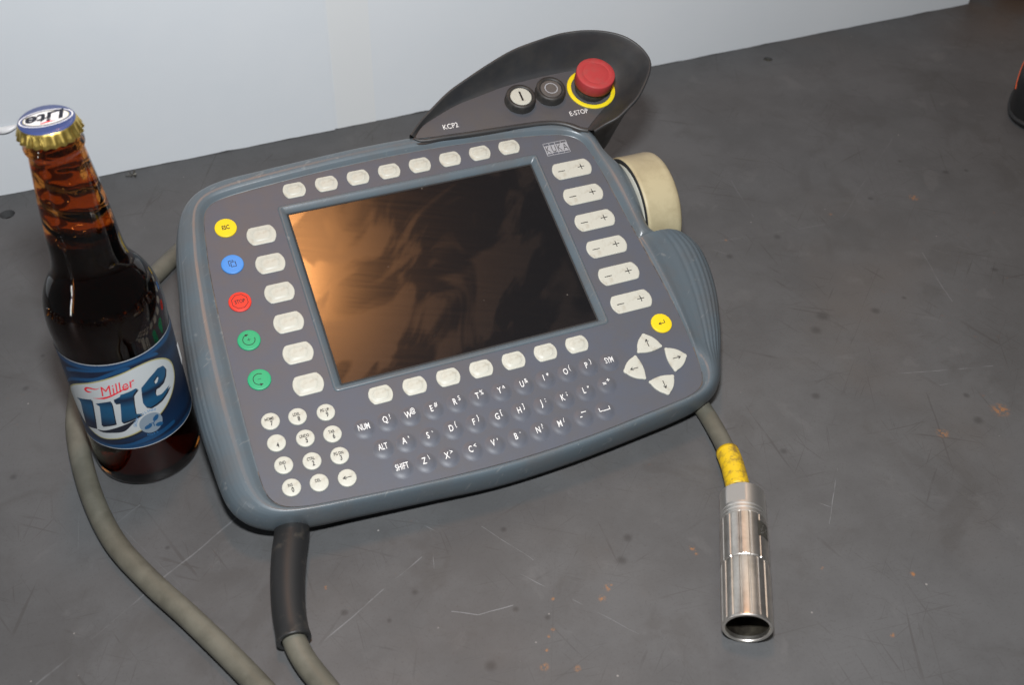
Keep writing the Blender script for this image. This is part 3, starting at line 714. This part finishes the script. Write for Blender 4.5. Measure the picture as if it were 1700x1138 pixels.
# grey face plate inside the guard
lowf = catmull([(12.8, 94.6, 0), (23.4, 93.6, 0), (39.3, 92.6, 0), (63.5, 91.5, 0), (88.1, 90.2, 0), (103, 88.6, 0), (112, 86.2, 0), (118.4, 82.8, 0), (124.5, 77.8, 0), (126.5, 76.8, 0)], 60, False)
back = [p.lerp(Vector((100, 100, 3)), .012) for p in flr]
plate2d = [(p.x, p.y) for p in lowf]+[(p.x, p.y) for p in back[::-1]]
bm = fill2d([plate2d], 3.5)
obj_me('guard_plate', bm_mesh(bm, 'guard_plate'), M['guard_panel'], guard, Matrix.Identity(4), False)
lip = [((a+Vector((0, 0, 0))).lerp(b, .5)) for a, b in zip(bo, lowf)]
lp = [Vector((p.x, p.y, 3.3)) for p in resample(lip, 60, False)]
v, f = tube(lp, [1.0+.75*sm(i, 0, 8) for i in range(60)], 14)
obj('guard_lip', v, f, M['black'], guard, Matrix.Identity(4))
for txt, px, py, hh, nm in (('KCP2', 748, 209, 4.3, ''), ('E-STOP', 961, 186, 4.0, '')):
    p = dev(px, py, 3.6); me = text_mesh(txt, hh*.92, .80, bold=.006); me.materials.append(M['ink_white'])
    o = bpy.data.objects.new('lettering', me); COL.objects.link(o); o.parent = guard; o.matrix_local = Matrix.Translation(Vector((p.x, p.y, 3.58))*S)
# drive buttons
def push_button(x, y, face):
    v, f = lathe([(10.6, 3.2), (10.6, 4.2), (10.3, 4.6), (10.3, 8.6), (10.0, 9.4), (9.3, 9.9), (8.3, 9.9), (7.5, 9.3), (7.3, 8.7)], 48)
    b = part('push_button', v, f, M['rubber'], (x, y, 0))
    v, f = lathe([(7.3, 8.5), (7.3, 9.0), (7.0, 9.3), (4, 9.5), (.5, 9.55)], 40)
    obj('button_face', v, f, face, b, Matrix.Identity(4)); return b
b1 = push_button(90.0, 108.2, M['key'])
v, f = lines2d([((-.0, -3.6), (0, 3.6))], 1.3); obj('bar_mark', v, f, M['ink'], b1, Matrix.Translation((0, 0, 9.62*S)), False)
M['greycap'] = mat('grey_cap', (0.085, 0.078, 0.074), 0.55, noise=(200, (0.11, 0.1, 0.09), .35, .6))
b2 = push_button(112.6, 110.0, M['greycap'])
v, f = loft([[(x, y, 0) for x, y in circle(4.6)], [(x, y, 0) for x, y in circle(3.9)]])
obj('ring_mark', v, f, M['ink_grey'], b2, Matrix.Translation((0, 0, 9.6*S)), False)
# emergency stop
es = (142.4, 107.4, 0)
v, f = lathe([(11.2, 3.2), (11.2, 11.0), (10.5, 12)], 48); eb = part('stop_button', v, f, M['rubber'], es)
v, f = loft([[(x, y, z) for x, y in circle(r, 56)] for r, z in ((16.9, 3.3), (16.9, 4.2), (16.6, 4.4), (14.2, 4.4), (14.0, 4.2), (14.0, 3.3))])
obj('stop_ring', v, f, M['ring'], eb, Matrix.Identity(4))
v, f = lathe([(11.0, 11.2), (13.0, 11.3), (13.3, 11.8), (13.4, 19.6), (13.25, 20.1), (12.9, 20.4), (9.2, 20.5), (8.9, 20.35), (8.5, 20.5), (4, 20.55), (.5, 20.6)], 56)
obj('stop_cap', v, f, M['estop'], eb, Matrix.Identity(4))
# ---- six-axis knob on the right flank (axis along the pendant's x)
RX = Matrix.Rotation(math.pi/2, 4, 'Y')
km = DM @ Matrix.Translation(Vector((0, 26.4, -30.2))*S) @ RX
v, f = lathe([(35.2, 147.5), (35.4, 143.6), (35.9, 143.0), (36.5, 143.1), (37.0, 143.7), (37.2, 145.2), (37.0, 146.0), (37.0, 164.5), (36.4, 167.2), (35.0, 168.6), (30, 169.2), (10, 169.5), (1, 169.5)], 96, False, True)
kn = obj('motion_knob', v, f, M['knob'], pend, km, True, 50)
v, f = lathe([(36.5, 146.0), (36.45, 142.85), (36.0, 142.5), (34.0, 142.5), (33.6, 143.4), (30, 143.5)], 96, False, False); obj('knob_gap_shade', v, f, M['seam'], kn, Matrix.Identity(4))  # black ring set over the lip, painted shade of the gap beside the hub
v, f = lathe([(33.4, 147.6), (33.4, 142.6), (32.8, 142.1), (10, 142.1), (1, 142.1)], 72, False, True); obj('knob_hub', v, f, M['key'], kn, Matrix.Identity(4))
v, f = lathe([(18, 144.2), (18, 120)], 40); obj('knob_stem', v, f, M['black'], kn, Matrix.Identity(4))
# ---- back of the unit: hand grip it leans on, and two rubber feet
def zt(y, w=0.3): return -(HD+0.34274*y-w)/0.93936
rg = []
for t in (0, .25, .6, .9, 1.0):
    k = 1-.18*t; ring = []
    for x, y in roundpoly([(-80, 22), (16, 22), (16, 74), (-80, 74)], 16):
        xx, yy = -32+(x+32)*k, 48+(y-48)*k; z0 = -23.9; z1 = zt(yy)+0.0117*xx/0.93936
        ring.append((xx, yy, z0+(z1-z0)*t))
    rg.append(ring)
v, f = loft(rg, True, True, True); part('rear_grip', v, f, M['black'])
for (x, y) in ((-104, -112), (60, -118)):
    z1 = zt(y-3)+0.0117*x/0.93936
    v, f = lathe([(7, -23.5), (6.2, z1+1), (5.4, z1)], 24); part('foot', v, f, M['rubber'], (x, y, 0))
# ---- cable boot at the lower edge
bp_ = catmull([(-129, -113, 14), (-131.5, -123, 13), (-137.0, -139, 12.6), (-141.6, -156, 11.5), (-144.6, -172, 10.2), (-145.8, -187, 9.0)], 40, False)
v1, f1 = tube(bp_, [9.6-1.0*sm(i, 6, 39)+.5*sm(i, 36, 39) for i in range(40)], 28, False)
inn = tube(bp_[30:][::-1], 6.7, 28, False)
n0 = len(v1); v = v1+inn[0]; f = f1+[tuple(i+n0 for i in q) for q in inn[1]]
for j in range(28):           # end ring between outer and inner wall
    f.append((39*28+j, 39*28+(j+1) % 28, n0+(28-j-1) % 28, n0+(28-j) % 28) if False else (39*28+j, 39*28+(j+1) % 28, n0+0, n0+0)) if False else None
def end_ring(p, t, r0, r1, n=28):
    a = t.cross(Vector((.13, .2, 1))).normalized(); b = a.cross(t)
    R = [[p+a*(r*math.cos(2*math.pi*j/n))+b*(r*math.sin(2*math.pi*j/n))+t*d for j in range(n)] for r, d in ((r0, 0), (r0-.3, .5), (r1+.3, .5), (r1, 0))]
    return loft(R)
er = end_ring(bp_[-1], (bp_[-1]-bp_[-2]).normalized(), 9.1, 6.7)
n1 = len(v); v = v+er[0]; f = [q for q in f if q]+[tuple(i+n1 for i in q) for q in er[1]]
obj('cable_boot', v, f, M['boot'], pend, Matrix.Identity(4))

# ================================================================== CABLE
cb_ = thing('connection_cable', 'long olive grey cable looping past the bottle to a metal plug with yellow sleeve', 'cable', (115, -160, 0))
CO = Matrix.Translation(Vector((-115, 160, 0))*S)
path = [(-144.9, -172, 10.0), (-145.6, -187, 8.6), (-143.6, -199, 7.2), (-136.8, -219, 6.3), (-116, -285, 6.2), (-70, -365, 6.2), (10, -430, 6.2), (40, -500, 6.2), (-20, -560, 6.2), (-90, -520, 6.2), (-118, -430, 6.2), (-132, -320, 6.2), (-148, -255, 6.2), (-168, -205, 6.2), (-192.3, -154.5, 6.2), (-209.5, -122, 6.2), (-224.0, -88.5, 6.2), (-232.3, -48.6, 6.2), (-235.2, -3, 6.2), (-233.5, 20, 6.2), (-222, 62, 6.2), (-196, 106, 6.2), (-166.3, 139.4, 6.2), (-151, 155, 6.2), (-125, 176, 6.2), (-85, 186, 6.2), (-35, 183, 6.2), (20, 160, 6.2), (62, 110, 6.2), (86, 40, 6.2), (108, -30, 6.2), (125, -80, 6.2), (129.5, -109.3, 6.4), (128.3, -131, 7.6), (125.0, -151, 9.6), (121, -166, 11.6), (114.5, -184, 13.2)]
pc_ = catmull(path, 520, False)
v, f = tube(pc_, [6.25-.75*sm(i, 440, 490) for i in range(520)], 18)
obj('jacket', v, f, M['cable'], cb_, CO)
sl = [p for p in pc_ if p.y < -150.5 and p.x > 60]
sl = resample(sl[:], 16, False)
v, f = tube(sl, 6.9, 24, False); o = obj('yellow_sleeve', v, f, M['sleeve'], cb_, CO); o.modifiers.new('s', 'SOLIDIFY').thickness = .0006
# plug: axis lies on the table, open end towards the viewer
A = Vector((113.6, -190.0, 13.3)); B = Vector((73.2, -266.5, 13.3)); ax = (B-A); LN = ax.length; ax.normalize()
PM = CO @ Matrix.Translation(A*S) @ ax.to_track_quat('Z', 'Y').to_matrix().to_4x4()
def fluted(prof, n, nf, amp):
    rings = []
    for r, z, w in prof:
        ring = []
        for j in range(n):
            a = 2*math.pi*j/n; ph = (a*nf/(2*math.pi)) % 1
            g = amp*w*(min(1, max(0, 1.6*(1-abs(ph-.5)/.13))))
            ring.append(((r-g)*math.cos(a), (r-g)*math.sin(a), z))
        rings.append(ring)
    return rings
v, f = lathe([(7.2, -2.0), (11.6, -2.0), (12.4, -1.2), (12.7, .5), (12.7, 13), (12.2, 13.4), (12.2, 14.0), (12.7, 14.4), (12.7, 15.6), (12.2, 16), (12.2, 16.6), (12.7, 17), (12.7, 18.4), (12.0, 18.9)], 72, True, True)
# two milled flats on the nut
vv = []
qz = ax.to_track_quat('Z', 'Y').to_matrix()
updir = (qz.transposed() @ Vector((-.55, -.1, .83))).to_2d().normalized()
for p in v:
    q = Vector(p)
    if -.9 < q.z < 11.5:
        for s in (1, -1):
            h = q.xy.dot(updir)*s
            if h > 11.35:
                q2 = q.xy-updir*(h-11.35)*s; q = Vector((q2.x, q2.y, q.z))
    vv.append(tuple(q))
# denser rings so that the flat has crisp ends
prof = [(7.2, -2.0), (11.6, -2.0), (12.4, -1.4)]+[(12.7, z) for z in (-.8, 2, 5, 8, 11.3, 11.5, 13)]+[(12.2, 13.4), (12.2, 14.0), (12.7, 14.4), (12.7, 15.6), (12.2, 16), (12.2, 16.6), (12.7, 17), (12.7, 18.4), (12.0, 18.9)]
v, f = lathe(prof, 96); vv = []
for p in v:
    q = Vector(p)
    if q.z < 11.4:
        for s in (1, -1):
            h = q.xy.dot(updir)*s
            if h > 11.3:
                q2 = q.xy-updir*(h-11.3)*s; q = Vector((q2.x, q2.y, q.z))
    vv.append(tuple(q))
obj('clamping_nut', vv, f, M['steel_matte'], cb_, PM, True, 25)
R1 = fluted([(12.2, 18.9, 0), (12.9, 19.2, 1), (13.1, 19.6, 1), (13.1, 48.0, 1), (12.7, 48.6, 1), (12.6, 48.7, 0)], 360, 15, .34)
v, f = loft(R1, True, True, True); plug = obj('plug_body', v, f, M['steel'], cb_, PM, True, 20)
R2 = fluted([(12.4, 48.9, 0), (13.0, 49.2, 1), (13.2, 49.8, 1), (13.2, LN-2.5, 1), (13.2, LN-1.2, .3), (13.1, LN-.5, 0), (12.7, LN, 0), (11.6, LN, 0), (11.2, LN-.6, 0), (11.15, LN-3, 0)], 360, 18, .55)
v, f = loft(R2, True, True, False); obj('coupling_ring', v, f, M['steel'], cb_, PM, True, 20)
M['bore_shade'] = mat('plug_bore', (0.085, 0.075, 0.055), 0.45, metal=0.7, noise=(150, (0.03, 0.025, 0.02), 0.35, 0.6))  # bore metal coloured dark, the shade of its depth is in the colour
v, f = lathe([(11.15, LN-2.9), (11.1, LN-14), (9.6, LN-15), (9.6, LN-26), (2, LN-26)], 72, False, True); obj('plug_bore', v, f, M['bore_shade'], cb_, PM)
# dark etched mark with scratched lettering on the body
ud = (qz.transposed() @ Vector((.62, -.35, .70))).to_2d(); a0 = math.atan2(ud.y, ud.x)
g = [[(13.2*math.cos(a0+da), 13.2*math.sin(a0+da), z) for da in [(-.34+.68*i/10) for i in range(11)]] for z in (24, 28, 32, 34)]
v, f = loft(g, False); mk = obj('etched_mark', v, f, M['steel_dark'], plug, Matrix.Identity(4))
v, f = [], []
for (da, z, l, d2) in ((-.22, 27, 1.6, .1), (-.12, 28, 2.2, -.08), (-.02, 30, 1.8, .1), (.08, 28, 2.4, .05), (.18, 29, 1.6, -.06), (.1, 31, 1.5, .07), (.02, 26, 1.2, .05)):
    n = len(v)
    for (dd, zz) in ((0, 0), (.03, 0), (.03+d2, l), (d2, l)): v.append((13.26*math.cos(a0+da+dd), 13.26*math.sin(a0+da+dd), z+zz))
    f.append((n, n+1, n+2, n+3))
obj('etched_lettering', v, f, M['steel_matte'], plug, Matrix.Identity(4), False)

# ================================================================== BEER BOTTLE
BX, BY = -195.98, -18.93
bt = thing('beer_bottle', 'capped amber glass beer bottle with blue and white label beside the control pendant', 'bottle', (BX, BY, 0))
outp = [(2, 3.0), (20, 2.0), (25, .6), (27.4, .2), (29.2, .9), (30.2, 2.6), (30.6, 5), (30.7, 10), (30.7, 60), (30.7, 104), (30.9, 113), (30.3, 121), (28.9, 128), (26.6, 134), (23.8, 139), (21.2, 143.2), (19.4, 148), (18.4, 154), (17.8, 163), (16.9, 175), (15.6, 190), (14.3, 203), (13.3, 213), (13.2, 215.5), (13.9, 216.3), (14.4, 217.8), (14.2, 219.5), (13.3, 220.4), (13.0, 222), (13.0, 227.5), (12.2, 228.4), (10.2, 228.4)]
def lat_fn(prof, n, fn=None):
    rings = []
    for r, z in prof:
        rings.append([((r+(fn(2*math.pi*j/n, z) if fn else 0))*math.cos(2*math.pi*j/n), (r+(fn(2*math.pi*j/n, z) if fn else 0))*math.sin(2*math.pi*j/n), z) for j in range(n)])
    return rings
def densify(pr, step):
    out = []
    for (a, za), (b, zb) in zip(pr, pr[1:]):
        k = max(1, int(abs(zb-za)/step))
        for i in range(k): out.append((a+(b-a)*i/k, za+(zb-za)*i/k))
    return out+[pr[-1]]
def cs(pr, n):    # smooth profile
    return [(p.x, p.y) for p in catmull([(r, z, 0) for r, z in pr], n, False)]
NB = 96
oprof = outp[:7]+cs(outp[7:23], 90)+outp[23:]
def groove(a, z):            # spiral grooves moulded inside the neck
    k = sm(z, 158, 172)*(1-sm(z, 206, 212))
    return k*(1.15*math.sin(2*a+z*.46)+.40*math.sin(5*a-z*.25+1.2))
iprof = [(9.6, 228.4), (9.4, 222), (9.6, 214), (10.6, 204), (12.2, 190), (13.6, 175), (14.6, 163), (15.3, 154), (16.2, 148), (18.2, 143), (20.8, 138.4), (23.8, 133), (26.0, 127), (27.4, 120), (28.0, 112), (27.9, 104), (27.9, 10), (26.8, 6.5), (22, 5.2), (2, 6.2)]
iprof = [iprof[0]]+cs(iprof[1:15], 110)+iprof[15:]
v, f = loft(lat_fn(oprof, NB)+lat_fn(iprof, NB, groove), True, True, True)
glass = obj('glass', v, f, M['glass'], bt, None, True, 60)
# beer: slightly overlaps the inner wall so that no air film remains
LVL = 166
lp_ = [(r+.12, z) for r, z in iprof if z < LVL]
bz_ = [(14.5, LVL)]+lp_
bz_ = [(3, LVL), (10, LVL-.1)]+bz_
v, f = loft(lat_fn(bz_, NB, lambda a, z: groove(a, z) if z < LVL-.05 else 0), True, True, True)
obj('beer', v, f, M['beer'], bt, None, True, 60)
# embossed ring of raised glass lettering on the shoulder
def cyl(u, vv, r):           # u: mm round the body from azimuth -100 deg, vv: height
    a = math.radians(-100)+u/30.7
    return (r*math.cos(a), r*math.sin(a), vv)
def wrap_me(me, r, at=(0, 0), rz=0.0, cut=True):
    bm = bmesh.new(); bm.from_mesh(me)
    if cut:
        long = [e for e in bm.edges if e.calc_length() > 0.0022]
        it = 0
        while long and it < 4:
            bmesh.ops.subdivide_edges(bm, edges=long, cuts=1); bmesh.ops.triangulate(bm, faces=bm.faces[:])
            long = [e for e in bm.edges if e.calc_length() > 0.0022]; it += 1
    c, s = math.cos(rz), math.sin(rz)
    for q in bm.verts:
        x, y = q.co.x/S, q.co.y/S; x, y = at[0]+c*x-s*y, at[1]+s*x+c*y
        q.co = Vector(cyl(x, y, r if not callable(r) else r(y)))*S
    bm.to_mesh(me); bm.free()
    for p in me.polygons: p.use_smooth = True
    return me
def bpx(x, y, r=30.9):       # label pixel (as seen enlarged) -> (u, height) on the bottle wall
    px, py = 90+x/4.377, 590+y/4.377
    d = RIGHT*((px-PW/2)/FPX)+DOWN*((py-PH/2)/FPX)+FWD
    ox, oy = CAM.x-BX, CAM.y-BY
    a = d.x**2+d.y**2; b = 2*(d.x*ox+d.y*oy); c = ox*ox+oy*oy-r*r
    D = max(b*b-4*a*c, 0); s = (-b-math.sqrt(D))/2/a; P = CAM+d*s
    an = math.atan2(P.y-BY, P.x-BX)+math.radians(100)
    if an > math.pi: an -= 2*math.pi
    return (an*30.7, P.z)
def ring_of(pts, dense=False): return [bpx(*p) for p in pts]
lab_r = 30.82
n = 120
g = [[cyl(-50+103*i/n, h, lab_r) for i in range(n+1)] for h in (33.8, 34.2, 45, 56, 67, 78, 89, 99.8, 100.2)]
v, f = loft(g, False)
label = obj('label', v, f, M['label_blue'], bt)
M['foilback'] = mat('label_edge', (0.45, 0.47, 0.48), .45)
for h in (33.9, 99.9):
    v, f = loft([[cyl(-50+103*i/n, h+d, lab_r+.03) for i in range(n+1)] for d in (-.25, .25)], False); obj('label_border', v, f, M['foilback'], label)
def stick(name, loops, m, r, dens=4):
    bm = fill2d(loops); me = bm_mesh(bm, name); me.materials.append(m); wrap_me(me, r)
    o = bpy.data.objects.new(name, me); COL.objects.link(o); o.parent = label; return o
def sline(pts, n=60, closed=True): return [(p.x, p.y) for p in catmull([(x, y, 0) for x, y in pts], n, closed)]
# wave bands in lighter blue
for pts in ([(95, 195), (130, 185), (200, 188), (300, 195), (420, 150), (560, 95), (520, 88), (400, 130), (300, 165), (200, 168), (120, 160)],
            [(90, 110), (160, 120), (260, 128), (380, 118), (500, 80), (600, 45), (700, 18), (760, -10), (730, -20), (640, 20), (520, 60), (400, 100), (280, 112), (160, 100), (85, 85)],
            [(330, 640), (440, 668), (560, 660), (680, 625), (800, 560), (880, 480), (870, 470), (790, 535), (680, 590), (560, 640), (440, 655)]):
    stick('wave_band', [sline(ring_of(pts))], M['label_sky'], lab_r+.04)
oval = sline([(-35.8, 67), (-26.5, 78.5), (-12, 86), (4, 91.2), (14, 93), (22, 91.8), (29.5, 87), (34.6, 79), (34.4, 70.5), (29.5, 62.5), (21, 55.5), (4, 47), (-9, 42.8), (-19, 41.4), (-27, 45.5), (-34.0, 55.5)], 90)
cx = sum(p[0] for p in oval)/len(oval); cyv = sum(p[1] for p in oval)/len(oval)
def grow(pl, d): return [(x+(x-cx)/math.hypot(x-cx, y-cyv)*d, y+(y-cyv)/math.hypot(x-cx, y-cyv)*d) for x, y in pl]
stick('oval_shadow', [[(x+.9, y-.8) for x, y in grow(oval, 1.1)]], M['label_black'], lab_r+.06)
stick('oval_rim', [grow(oval, .9)], M['label_gold'], lab_r+.08)
stick('oval', [oval], M['white'], lab_r+.10)
# silver badge with three hop cones
hb = bpx(706, 492); bad = [(hb[0]+6.6*math.cos(i*math.pi/20), hb[1]+7.4*math.sin(i*math.pi/20)) for i in range(40)]
stick('badge', [bad], M['badge'], lab_r+.12)
for (x, y, a) in ((738, 455, .9), (685, 520, 3.5), (765, 500, 5.9)):
    c = bpx(x, y); el = [(c[0]+2.3*math.cos(t)*math.cos(a)-1.5*math.sin(t)*math.sin(a), c[1]+2.3*math.cos(t)*math.sin(a)+1.5*math.sin(t)*math.cos(a)) for t in [i*math.pi/10 for i in range(20)]]
    stick('hop_cone', [el], M['hop_blue'], lab_r+.15)
c = bpx(722, 492)
for a in (.9, 2.9, 4.7):
    d = (math.cos(a), math.sin(a)); nn = (-d[1]*.28, d[0]*.28)
    stick('hop_stem', [[(c[0]+nn[0], c[1]+nn[1]), (c[0]+d[0]*2.6+nn[0], c[1]+d[1]*2.6+nn[1]), (c[0]+d[0]*2.6-nn[0], c[1]+d[1]*2.6-nn[1]), (c[0]-nn[0], c[1]-nn[1])]], M['hop_blue'], lab_r+.15)
def arc_text(txt, c, r, a0, a1, hgt, m, flip=False):
    for i, ch in enumerate(txt):
        if ch == ' ': continue
        a = math.radians(a0+(a1-a0)*i/(len(txt)-1)); me = text_mesh(ch, hgt, .8, bold=.01); me.materials.append(m)
        wrap_me(me, lab_r+.15, (c[0]+r*math.cos(a), c[1]+r*1.08*math.sin(a)), a-math.pi/2 if not flip else a+math.pi/2, False)
        o = bpy.data.objects.new('lettering', me); COL.objects.link(o); o.parent = label
arc_text('GREAT PILSNER', hb, 8.7, 172, 62, 1.7, M['badge_ink'])
arc_text('HOPS', hb, 8.0, 245, 282, 1.5, M['badge_ink'], True)
# big slanting word, letter by letter, with its dark drop shadow
letters = {
 'L': [[(165, 305), (215, 318), (270, 322), (280, 370), (298, 480), (304, 528), (270, 520), (238, 508), (228, 480), (212, 420), (195, 345), (185, 325)]],
 'i': [[(300, 352), (355, 345), (410, 336), (420, 365), (436, 450), (446, 497), (420, 504), (346, 513), (345, 500), (338, 430), (330, 372), (318, 362)]],
 't': [[(432, 326), (476, 303), (482, 288), (540, 268), (590, 242), (606, 244), (582, 275), (573, 290), (578, 350), (592, 428), (644, 424), (602, 450), (560, 470), (500, 491), (490, 486), (486, 420), (480, 345), (440, 350)]],
 'e': [[(632, 238), (690, 165), (750, 95), (790, 75), (806, 95), (805, 140), (790, 190), (760, 225), (735, 240), (730, 270), (742, 297), (780, 282), (815, 242), (838, 215), (818, 265), (780, 322), (740, 356), (700, 379), (665, 375), (645, 347), (638, 300)], [(722, 185), (745, 148), (756, 165), (748, 197), (730, 212)]]}
for ch, loops in letters.items():
    sh = [ring_of([(x+9, y+9) for x, y in loops[0]])]
    stick('letter_shadow', sh if ch != 'e' else [sh[0], ring_of([(x+7, y+7) for x, y in loops[1]])], M['label_black'], lab_r+.13)
    stick('lettering', [ring_of(l) for l in loops], M['lite_ink'], lab_r+.18)
stick('swoosh', [sline(ring_of([(312, 540), (360, 548), (430, 535), (510, 508), (600, 468), (560, 512), (510, 555), (420, 566), (350, 560)]), 50)], M['label_black'], lab_r+.13)
# red script word above
a0_, a1_ = bpx(330, 283), bpx(590, 200); sl_ = math.atan2(a1_[1]-a0_[1], a1_[0]-a0_[0])
me = text_mesh('Miller', 6.9, .84, shear=.42, bold=.0); me.materials.append(M['label_red'])
mid = bpx(455, 240); wrap_me(me, lab_r+.16, (mid[0], mid[1]-.2), sl_)
o = bpy.data.objects.new('lettering', me); COL.objects.link(o); o.parent = label
stick('script_flourish', [ring_of([(278, 313), (330, 312), (390, 300), (480, 258), (592, 196), (480, 268), (410, 306), (365, 320)])], M['label_red'], lab_r+.16)
stick('script_flourish', [sline(ring_of([(228, 262), (218, 245), (232, 232), (262, 236), (300, 245), (330, 240), (300, 252), (262, 246), (240, 243), (236, 254), (262, 266), (275, 268), (250, 272)]), 50)], M['label_red'], lab_r+.16)
# loose corner of the label standing off on the pendant side
g = [[(r*math.cos(math.radians(a)), r*math.sin(math.radians(a)), h) for (a, r) in ((-9, 30.95), (-7, 31.2), (-5, 31.5))] for h in (80, 74, 68, 64)]
g[3][1] = g[3][0]; g[3][2] = g[3][0]
v, f = loft(g, False); o = obj('label_corner', v, f, M['cap_white'], label)
# embossed letters on the shoulder
for i, ch in enumerate('FINE  PILSNER BEER'):
    if ch == ' ': continue
    a = -158+i*7.4
    rr = lambda h: 29.0+(128-h)*.27
    c = bpy.data.curves.new('t', 'FONT'); c.body = ch; c.align_x = 'CENTER'; c.align_y = 'CENTER'; c.size = 1; c.extrude = .10; c.bevel_depth = .05
    to = bpy.data.objects.new('t', c); COL.objects.link(to); me = bpy.data.meshes.new_from_object(to); bpy.data.objects.remove(to); bpy.data.curves.remove(c)
    for q in me.vertices:
        x, y, z = q.co.x*5.6*.75, q.co.y*5.6, q.co.z*5.6
        h = 127.6+y; an = math.radians(a)+x/29; r = rr(h)+z
        q.co = Vector((r*math.cos(an), r*math.sin(an), h))*S
    me.materials.clear(); me.materials.append(M['glass'])
    for p in me.polygons: p.use_smooth = True
    o = bpy.data.objects.new('embossed_lettering', me); COL.objects.link(o); o.parent = glass
# crown cap
def crown(z, r, amp, n=168):
    return [((r+amp*math.cos(21*2*math.pi*j/n))*math.cos(2*math.pi*j/n), (r+amp*math.cos(21*2*math.pi*j/n))*math.sin(2*math.pi*j/n), z) for j in range(n)]
rg = [crown(224.3, 14.0, .6), crown(224.0, 14.9, .6), crown(224.4, 15.1, .6), crown(226.2, 14.5, .45), crown(228.0, 13.9, .3), crown(229.6, 13.5, .08), crown(230.6, 13.1, 0), crown(231.2, 12.5, 0), crown(231.5, 11.6, 0), crown(231.6, 6, 0), crown(231.6, .5, 0)]
v, f = loft(rg, True, False, True); cap = obj('crown_cap', v, f, M['gold'], bt, None, True, 60)
v, f = lathe([(13.16, 230.75), (12.75, 231.15), (12.3, 231.5), (11.5, 231.72), (6, 231.78), (.5, 231.8)], 64, False, True); obj('cap_print', v, f, M['cap_blue'], cap)
def flat(name, pts, z, m, rz=0, par=cap):
    bm = fill2d([pts], 0); me = bm_mesh(bm, name); me.materials.append(m)
    o = bpy.data.objects.new(name, me); COL.objects.link(o); o.parent = par; o.matrix_local = Matrix.Translation((0, 0, z*S)) @ Matrix.Rotation(rz, 4, 'Z'); return o
CR = math.radians(180+3)
def ell(a, b, n=48): return [(a*math.cos(2*math.pi*i/n), b*math.sin(2*math.pi*i/n)) for i in range(n)]
flat('cap_oval', ell(12.3, 7.4), 231.83, M['cap_white'], CR)
flat('cap_oval', ell(11.7, 6.8), 231.86, M['cap_blue'], CR)
flat('cap_oval', ell(10.6, 6.1), 231.89, M['label_gold'], CR)
flat('cap_oval', ell(10.1, 5.7), 231.92, M['cap_white'], CR)
me = text_mesh('Lite', 7.4, 1.12, shear=.3, bold=.035); me.materials.append(M['label_black'])
o = bpy.data.objects.new('lettering', me); COL.objects.link(o); o.parent = cap; o.matrix_local = Matrix.Translation((0, .4*S, 231.96*S)) @ Matrix.Rotation(CR+.12, 4, 'Z')
o2 = flat('cap_flash', [(-4.5, 0), (3.5, 1.1), (4, .2), (0, -.8)], 231.955, M['label_red'], CR); o2.location = Vector((.8, -3.8, 231.955))*S

# ================================================================== THINGS AT THE EDGE OF THE FRAME
tl = thing('power_tool_base', 'black and orange power tool base standing on the far end of the table', 'power tool', (582, 90, 0))
def squ(r, z, n=48): return [(r*1.0*math.cos(2*math.pi*j/n)*(1+.05*math.cos(8*math.pi*j/n)), r*.95*math.sin(2*math.pi*j/n)*(1+.05*math.cos(8*math.pi*j/n)), z) for j in range(n)]
v, f = loft([squ(40, 0), squ(44, 1.5), squ(45.5, 5), squ(45, 6), squ(44, 7), squ(44.5, 20), squ(44, 34), squ(43, 40), squ(40.5, 44), squ(36, 48), squ(28, 56), squ(18, 66), squ(2, 67)], True, True, True)
body = obj('tool_body', v, f, M['tool_black'], tl)
def tp(a, z, r): return (r*math.cos(a)*(1+.05*math.cos(4*a)), r*.95*math.sin(a)*(1+.05*math.cos(4*a)), z)
def rz_(z): return lerp_prof([(0, 40), (20, 44.5), (34, 44), (40, 43), (44, 40.5), (48, 36), (56, 28), (66, 18)], z)
g = []
for i in range(15):
    t = i/14; a = math.radians(156-66*t); zc = 24+19*t; hw = .6+6.5*t
    g.append([tp(a, zc+hw*k, rz_(zc+hw*k)+.4) for k in (-1, -.5, 0, .5, 1)])
v, f = loft(g, False); o = obj('orange_trim', v, f, M['tool_orange'], tl); o.modifiers.new('s', 'SOLIDIFY').thickness = .001
wb = thing('wooden_block', 'dark brown wooden block lying beyond the end of the white backdrop', 'block', (735, 300, 0))
v, f = slab(roundpoly([(-42, -16), (60, -16), (60, 60), (-42, 60)], 3), 0, 30, 2)
obj('block_body', v, f, M['wood'], wb)
# small metal shaving against the foot of the backdrop
q = tab(220, 291)
sh = thing('metal_shaving', 'tiny dark metal shaving lying against the foot of the white backdrop', 'debris', (q.x, q.y, 0))
vs, fs = [], []
for i in range(6):
    a = i*1.05; l = 2.6+1.6*(i % 2); n = len(vs)
    vs += [(0, 0, .4), (l*math.cos(a-.18), l*math.sin(a-.18), .3), (l*1.3*math.cos(a), l*1.3*math.sin(a), .9+.8*(i % 3)), (l*math.cos(a+.18), l*math.sin(a+.18), 1.4)]
    fs += [(n, n+1, n+2), (n, n+2, n+3)]
o = obj('shaving', vs, fs, M['steel_dark'], sh, None, False); o.modifiers.new('s', 'SOLIDIFY').thickness = .0005
